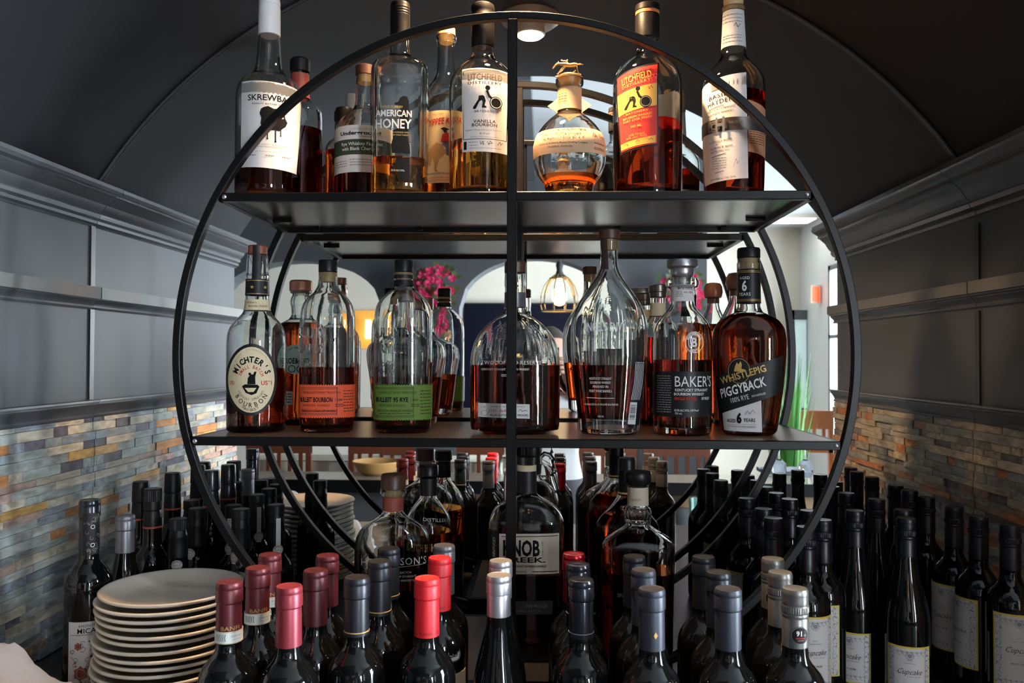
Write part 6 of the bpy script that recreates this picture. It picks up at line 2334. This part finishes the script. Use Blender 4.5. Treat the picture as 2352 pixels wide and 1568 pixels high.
def flowers(u, v, D, rx, rz, n, label, seed):
    rnd = random.Random(seed)
    p = WV(u, v, D)
    o = empty('flower_basket', (p.x, p.y, p.z))
    tag(o, label, 'flowers', 'pink flower baskets on the piers')
    fl, lf = MB(), MB()
    for k in range(n):
        a, b2 = rnd.uniform(0, 2 * PI), rnd.random() ** 0.5
        c = Vector((rx * b2 * math.cos(a), rnd.uniform(-0.02, 0.14), rz * b2 * math.sin(a)))
        for q in range(5):
            t = 2 * PI * q / 5 + a
            r = rnd.uniform(0.022, 0.034)
            d1 = Vector((math.cos(t), 0.35, math.sin(t))) * r
            d2 = Vector((math.cos(t + 0.6), 0.2, math.sin(t + 0.6))) * r * 0.8
            d0 = Vector((math.cos(t - 0.6), 0.2, math.sin(t - 0.6))) * r * 0.8
            fl.add([c, c + d0, c + d1, c + d2], [(0, 1, 2, 3)])
        for q in range(3):
            t = rnd.uniform(0, 2 * PI)
            cc = c * 1.12 + Vector((0, -0.03, 0))
            d1 = Vector((math.cos(t), 0.3, math.sin(t))) * 0.05
            d2 = Vector((-math.sin(t), 0.1, math.cos(t))) * 0.014
            lf.add([cc, cc + d1 * 0.5 + d2, cc + d1, cc + d1 * 0.5 - d2], [(0, 1, 2, 3)])
    f_ = fl.build('blossom', PINK, o, False)
    f_['kind'] = 'stuff'
    l_ = lf.build('foliage', LEAF, o, False)
    l_['kind'] = 'stuff'
    lathe('basket', [(-0.06, 0.05), (-0.03, 0.09), (0.0, 0.10), (0.0, 0.08)], mat('wicker', (0.2, 0.11, 0.05), 0.7, 0, 0.3, 90), o, loc=(0, -0.02, 0))
    return o


flowers(998, 662, 5.58, 0.15, 0.15, 60, 'pink blossoms in a wall basket on the left pier, in the mirror', 1)
flowers(1015, 760, 5.58, 0.07, 0.10, 20, 'trailing pink blossoms low on the left pier, in the mirror', 6)
flowers(1560, 672, 5.58, 0.16, 0.13, 46, 'pink blossoms in a wall basket on the right pier, in the mirror', 2)

# linear light in the far ceiling
p = WV(1838, 497, 8.2)
cl_ = empty('ceiling_light_panel', (p.x - 0.05, p.y, ZC - 0.02))
tag(cl_, 'bright linear light panel in the far ceiling, in the mirror', 'light panel')
MB().box(-0.30, 0.18, -0.16, 0.16, -0.02, 0.019).build('frame', PLASTER, cl_, False)
MB().box(-0.28, 0.16, -0.14, 0.14, -0.026, -0.02).build('diffuser', mat('panel_glow', (1, 1, 1), 0.4, 0, 0, 30, emit=(1.0, 0.96, 0.9), estr=7.0), cl_, False)

# far wall things
p0, p1 = WV(1064, 695, 8.85), WV(1345, 960, 8.85)
tv = empty('television', ((p0.x + p1.x) / 2, Y_BW + 0.04, (p0.z + p1.z) / 2))
tag(tv, 'large black television on the far wall, in the mirror behind the pendant lamp', 'television')
wx, wz = abs(p1.x - p0.x) / 2, abs(p1.z - p0.z) / 2
MB().box(-wx, wx, -0.035, 0.02, -wz, wz).build('casing', BLACKCAP, tv, False)
MB().box(-wx + 0.02, wx - 0.02, 0.02, 0.024, -wz + 0.02, wz - 0.02).build('screen', mat('tv_screen', (0.004, 0.004, 0.008), 0.35, 0, 0.2, 3, spec=0.15, emit=(0.04, 0.07, 0.35), estr=0.02), tv, False)
p0, p1 = WV(812, 712, 8.85), WV(880, 800, 8.85)
pc = empty('wall_painting', ((p0.x + p1.x) / 2, Y_BW + 0.02, (p0.z + p1.z) / 2))
tag(pc, 'amber painting glowing by itself under a small lamp on the far wall', 'painting')
wx, wz = abs(p1.x - p0.x) / 2, abs(p1.z - p0.z) / 2
MB().box(-wx, wx, -0.02, 0.01, -wz, wz).build('canvas', mat('amber_canvas_glow', (0.70, 0.30, 0.05), 0.6, 0, 0.5, 5, emit=(1.0, 0.45, 0.06), estr=0.35), pc, False)  # lamplight on the canvas put in as a glow of its own
MB().tube([(0.0, 0.08, -0.1), (0.0, 0.08, 0.1)], 0.03, 10).build('picture_lamp', mat('picture_lamp_glow', (1, 0.8, 0.5), 0.4, 0, 0, 30, emit=(1.0, 0.70, 0.35), estr=8.0), pc)
p = WV(1872, 676, 8.3)
ex = empty('exit_sign', (p.x, p.y, p.z))
tag(ex, 'small glowing red exit sign high near the far door', 'exit sign')
MB().box(-0.05, 0.05, -0.03, 0.03, -0.09, 0.09).build('casing', PLASTER, ex, False)
MB().box(-0.035, 0.035, 0.03, 0.036, -0.075, 0.075).build('lit_panel', mat('exit_glow', (1, 0.1, 0.02), 0.4, 0, 0, 30, emit=(1.0, 0.05, 0.006), estr=1.6), ex, False)
# glazed far door
p = WV(1868, 860, 8.6)
dr = empty('door_1', (p.x, p.y - 0.15, ZF))
tag(dr, 'dark-framed glazed door at the far right of the dining room', None, None, 'structure')
for (a, c, d, e) in ((-0.22, -0.15, 0, 1.98), (0.15, 0.22, 0, 1.98), (-0.22, 0.22, 1.88, 1.98), (-0.22, 0.22, 0, 0.12), (-0.02, 0.02, 0.12, 1.88), (-0.15, 0.15, 0.9, 0.96)):
    MB().box(a, c, -0.03, 0.03, d, e).build('frame_bar', FRAME, dr, False)
MB().box(-0.15, 0.15, -0.006, 0.0, 0.12, 1.88).build('pane', mat('daylit_pane', (0.6, 0.75, 0.75), 0.3, 0, 0.3, 3, emit=(0.72, 0.92, 0.95), estr=0.35), dr, False)
# tall grassy plant
p = WV(1812, 940, 5.6)
pt = empty('potted_grass', (p.x, p.y, ZF))
tag(pt, 'tall green grassy plant beside the far door, in the mirror', 'plant')
lathe('pot', [(0, 0.10), (0.25, 0.14), (0.26, 0.14), (0.26, 0.12)], mat('dark_pot', (0.06, 0.05, 0.05), 0.5, 0, 0.2, 30), pt)
bl_ = MB()
rnd = random.Random(9)
for k in range(110):
    a, r = rnd.uniform(0, 2 * PI), rnd.uniform(0, 0.09)
    top = rnd.uniform(0.75, 1.28)
    sp_ = rnd.uniform(0.03, 0.16)
    x0, y0 = r * math.cos(a), r * math.sin(a)
    pts = [(x0 + sp_ * t * t * math.cos(a), y0 + sp_ * t * t * math.sin(a), 0.25 + top * t) for t in (0, 0.4, 0.75, 1.0)]
    dx, dy = -math.sin(a) * 0.008, math.cos(a) * 0.008
    n = len(bl_.v)
    for t, (x, y, z) in enumerate(pts):
        w_ = (1, 1, 0.7, 0.1)[t]
        bl_.v += [(x - dx * w_, y - dy * w_, z), (x + dx * w_, y + dy * w_, z)]
    for t in range(3):
        bl_.f.append((n + 2 * t, n + 2 * t + 1, n + 2 * t + 3, n + 2 * t + 2))
lv = bl_.build('blade', mat('bright_grass', (0.10, 0.32, 0.06), 0.5, 0, 0.3, 30), pt, False)
lv['kind'] = 'stuff'

# ------------------------------------------------------------------ THE PHOTOGRAPHER (seen in the mirror)
SKIN = mat('skin', (0.55, 0.33, 0.25), 0.5, 0, 0.06, 40)
SHIRT = mat('white_shirt', (0.74, 0.76, 0.78), 0.8, 0, 0.05, 60, 0.05)
TROUSER = mat('dark_trousers', (0.03, 0.03, 0.04), 0.8, 0, 0.1, 60)
HAIR = mat('dark_brown_hair', (0.03, 0.018, 0.012), 0.4, 0, 0.3, 90, 0.2, stretch=(8, 8, 1))
J = {  # joint: (position, radius)
    'pelvis': ((0.03, -0.34, 0.02), 0.135), 'waist': ((0.03, -0.34, 0.14), 0.118), 'chest': ((0.03, -0.325, 0.29), 0.135), 'neck': ((0.03, -0.305, 0.40), 0.060),
    'nape': ((0.03, -0.275, 0.46), 0.055),
    'shl': ((-0.135, -0.325, 0.355), 0.062), 'ell': ((-0.20, -0.22, 0.20), 0.044), 'wrl': ((-0.085, -0.11, 0.455), 0.028),
    'shr': ((0.195, -0.325, 0.355), 0.062), 'elr': ((0.255, -0.22, 0.20), 0.044), 'wrr': ((0.105, -0.11, 0.475), 0.028),
    'hil': ((-0.055, -0.34, -0.06), 0.095), 'knl': ((-0.06, -0.32, -0.45), 0.062), 'anl': ((-0.07, -0.36, -0.84), 0.042), 'tol': ((-0.08, -0.22, -0.885), 0.034),
    'hir': ((0.115, -0.34, -0.06), 0.095), 'knr': ((0.12, -0.33, -0.45), 0.062), 'anr': ((0.13, -0.36, -0.84), 0.042), 'tor': ((0.14, -0.22, -0.885), 0.034),
}
names = list(J)
E_ = [('pelvis', 'waist'), ('waist', 'chest'), ('chest', 'neck'), ('neck', 'nape'), ('chest', 'shl'), ('shl', 'ell'), ('ell', 'wrl'), ('chest', 'shr'), ('shr', 'elr'), ('elr', 'wrr'),
      ('pelvis', 'hil'), ('hil', 'knl'), ('knl', 'anl'), ('anl', 'tol'), ('pelvis', 'hir'), ('hir', 'knr'), ('knr', 'anr'), ('anr', 'tor')]
verts_ = [J[k][0] for k in names]
rads_ = [J[k][1] for k in names]
edges_ = [(names.index(a), names.index(c)) for a, c in E_]
# hands: palm and five fingers closing on the camera
for sx, wr_ in ((-1, 'wrl'), (1, 'wrr')):
    wp = Vector(J[wr_][0])
    side = -sx
    palm = wp + Vector((side * 0.012, 0.035, 0.045))
    verts_.append(tuple(palm))
    rads_.append(0.026)
    ip = len(verts_) - 1
    edges_.append((names.index(wr_), ip))
    for q in range(4):
        base = palm + Vector((sx * 0.004, 0.012 + 0.004 * q, 0.030 - 0.018 * q))
        l_ = (0.036, 0.040, 0.037, 0.030)[q]
        c1 = base + Vector((side * 0.010, l_ * 0.75, 0.004))
        c2 = c1 + Vector((side * l_ * 0.75, 0.006, 0.0))
        last = ip
        for k, pt_ in enumerate((base, c1, c2)):
            verts_.append(tuple(pt_))
            rads_.append((0.0095, 0.0088, 0.0075)[k])
            edges_.append((last, len(verts_) - 1))
            last = len(verts_) - 1
    th0 = palm + Vector((side * 0.020, -0.006, 0.008))
    th1 = th0 + Vector((side * 0.022, 0.004, 0.020))
    last = ip
    for k, pt_ in enumerate((th0, th1)):
        verts_.append(tuple(pt_))
        rads_.append((0.011, 0.009)[k])
        edges_.append((last, len(verts_) - 1))
        last = len(verts_) - 1
me = bpy.data.meshes.new('person_skeleton')
me.from_pydata(verts_, edges_, [])
po = bpy.data.objects.new('person', me)
COL.objects.link(po)
po.modifiers.new('skin', 'SKIN')
sub_ = po.modifiers.new('sub', 'SUBSURF')
sub_.levels = sub_.render_levels = 2
lay = me.skin_vertices[0].data
for i, r in enumerate(rads_):
    lay[i].radius = (r, r)
    lay[i].use_root = (i == 0)
bpy.context.view_layer.update()
dg = bpy.context.evaluated_depsgraph_get()
body = bpy.data.meshes.new_from_object(po.evaluated_get(dg))
bpy.data.objects.remove(po)
bm = bmesh.new()
bm.from_mesh(body)
for co_, no_ in (((0, 0, 0.03), (0, 0, 1)), ((0, 0, 0.395), (0, 0, 1)), ((0, -0.185, 0), (0, 1, 0))):
    bmesh.ops.bisect_plane(bm, geom=bm.verts[:] + bm.edges[:] + bm.faces[:], plane_co=co_, plane_no=no_)
bm.to_mesh(body)
bm.free()
# head grown into the same mesh: cranium, jaw, nose, ears
hd = MB()
HCEN = Vector((0.03, -0.215, 0.565))
N1, N2 = 28, 20
for j in range(N2 + 1):
    t = PI * j / N2
    for i in range(N1):
        a = 2 * PI * i / N1
        x, y, z = math.sin(t) * math.cos(a), math.sin(t) * math.sin(a), math.cos(t)
        k = 1.0 - 0.22 * max(0, -z) * (1 if y < 0.2 else 0.75)
        px, py, pz = 0.072 * x * k, 0.092 * y * (1 - 0.10 * max(0, -z)), 0.115 * z
        if y > 0.75 and abs(x) < 0.22 and -0.35 < z < 0.1:
            py += 0.018 * (1 - abs(x) / 0.22) * (1 - abs(z + 0.2) / 0.3 if abs(z + 0.2) < 0.3 else 0)
        if y > 0.6 and 0.18 < abs(x) < 0.55 and -0.05 < z < 0.16:
            py -= 0.006
        hd.v.append((HCEN.x + px, HCEN.y + py, HCEN.z + pz))
for j in range(N2):
    for i in range(N1):
        a, c = j * N1 + i, j * N1 + (i + 1) % N1
        hd.f.append((a, a + N1, c + N1, c))
for sx in (-1, 1):
    hd.tube([(HCEN.x + sx * 0.070, HCEN.y - 0.01, HCEN.z - 0.025), (HCEN.x + sx * 0.078, HCEN.y - 0.018, HCEN.z + 0.0), (HCEN.x + sx * 0.072, HCEN.y - 0.012, HCEN.z + 0.026)], [0.010, 0.014, 0.010], 8)
bv = [tuple(v.co) for v in body.vertices]
bf = [tuple(p_.vertices) for p_ in body.polygons]
nb_ = len(bv)
person = mesh_obj('person', bv + hd.v, bf + [tuple(i + nb_ for i in f) for f in hd.f], SKIN, None, True, 180)
person.data.materials.append(SHIRT)
person.data.materials.append(TROUSER)
for p_ in person.data.polygons:
    c = p_.center
    if p_.index < len(bf):
        arm = abs(c.x - 0.03) > 0.15 and c.z > 0.15
        if c.z < 0.03:
            p_.material_index = 2
        elif c.z < 0.395 and not (c.y > -0.185):
            p_.material_index = 1
tag(person, 'person in a white shirt holding a camera up to the face, seen in the mirror', 'person')
hr = MB()
for j in range(13):
    t = PI * 0.60 * j / 12
    for i in range(N1):
        a = 2 * PI * i / N1
        x, y, z = math.sin(t) * math.cos(a), math.sin(t) * math.sin(a), math.cos(t)
        if y > 0.35 and z < 0.55:
            y, z = 0.35 * y, max(z, 0.5)
        hr.v.append((HCEN.x + 0.081 * x, HCEN.y - 0.008 + 0.100 * y, HCEN.z + 0.006 + 0.122 * z))
for j in range(12):
    for i in range(N1):
        a, c = j * N1 + i, j * N1 + (i + 1) % N1
        hr.f.append((a, a + N1, c + N1, c))
for k in range(26):
    a = PI + PI * k / 25
    x0, y0 = 0.072 * math.cos(a), 0.085 * math.sin(a)
    hr.tube([(HCEN.x + x0, HCEN.y + y0 - 0.01, HCEN.z + 0.02), (HCEN.x + x0 * 1.15, HCEN.y + y0 * 1.1 - 0.02, HCEN.z - 0.10), (HCEN.x + x0 * 1.25, HCEN.y + y0 - 0.05, HCEN.z - 0.24)], [0.015, 0.014, 0.005], 6)
hr.build('hair', HAIR, person)
# the camera in the hands
cmx = empty('photo_camera', (0.0, -0.03, HC))
tag(cmx, 'black photo camera held by the person, seen in the mirror', 'camera')
MB().box(-0.064, 0.064, -0.060, -0.012, -0.050, 0.040).build('camera_body', BLACKCAP, cmx, False)
MB().box(-0.028, 0.028, -0.055, -0.012, 0.040, 0.062).build('viewfinder_hump', BLACKCAP, cmx, False)
lb = MB()
for (r, y) in ((0.033, -0.014), (0.034, -0.004)):
    pass
lt = MB().loft([(0, 0.034, 0.034, 2), (0.012, 0.034, 0.034, 2), (0.014, 0.030, 0.030, 2), (0.024, 0.031, 0.031, 2)], 28)
lo_ = lt.build('lens_barrel', BLACKCAP, cmx)
lo_.rotation_euler = (-PI / 2, 0, 0)
lo_.location = (0, -0.014, -0.006)
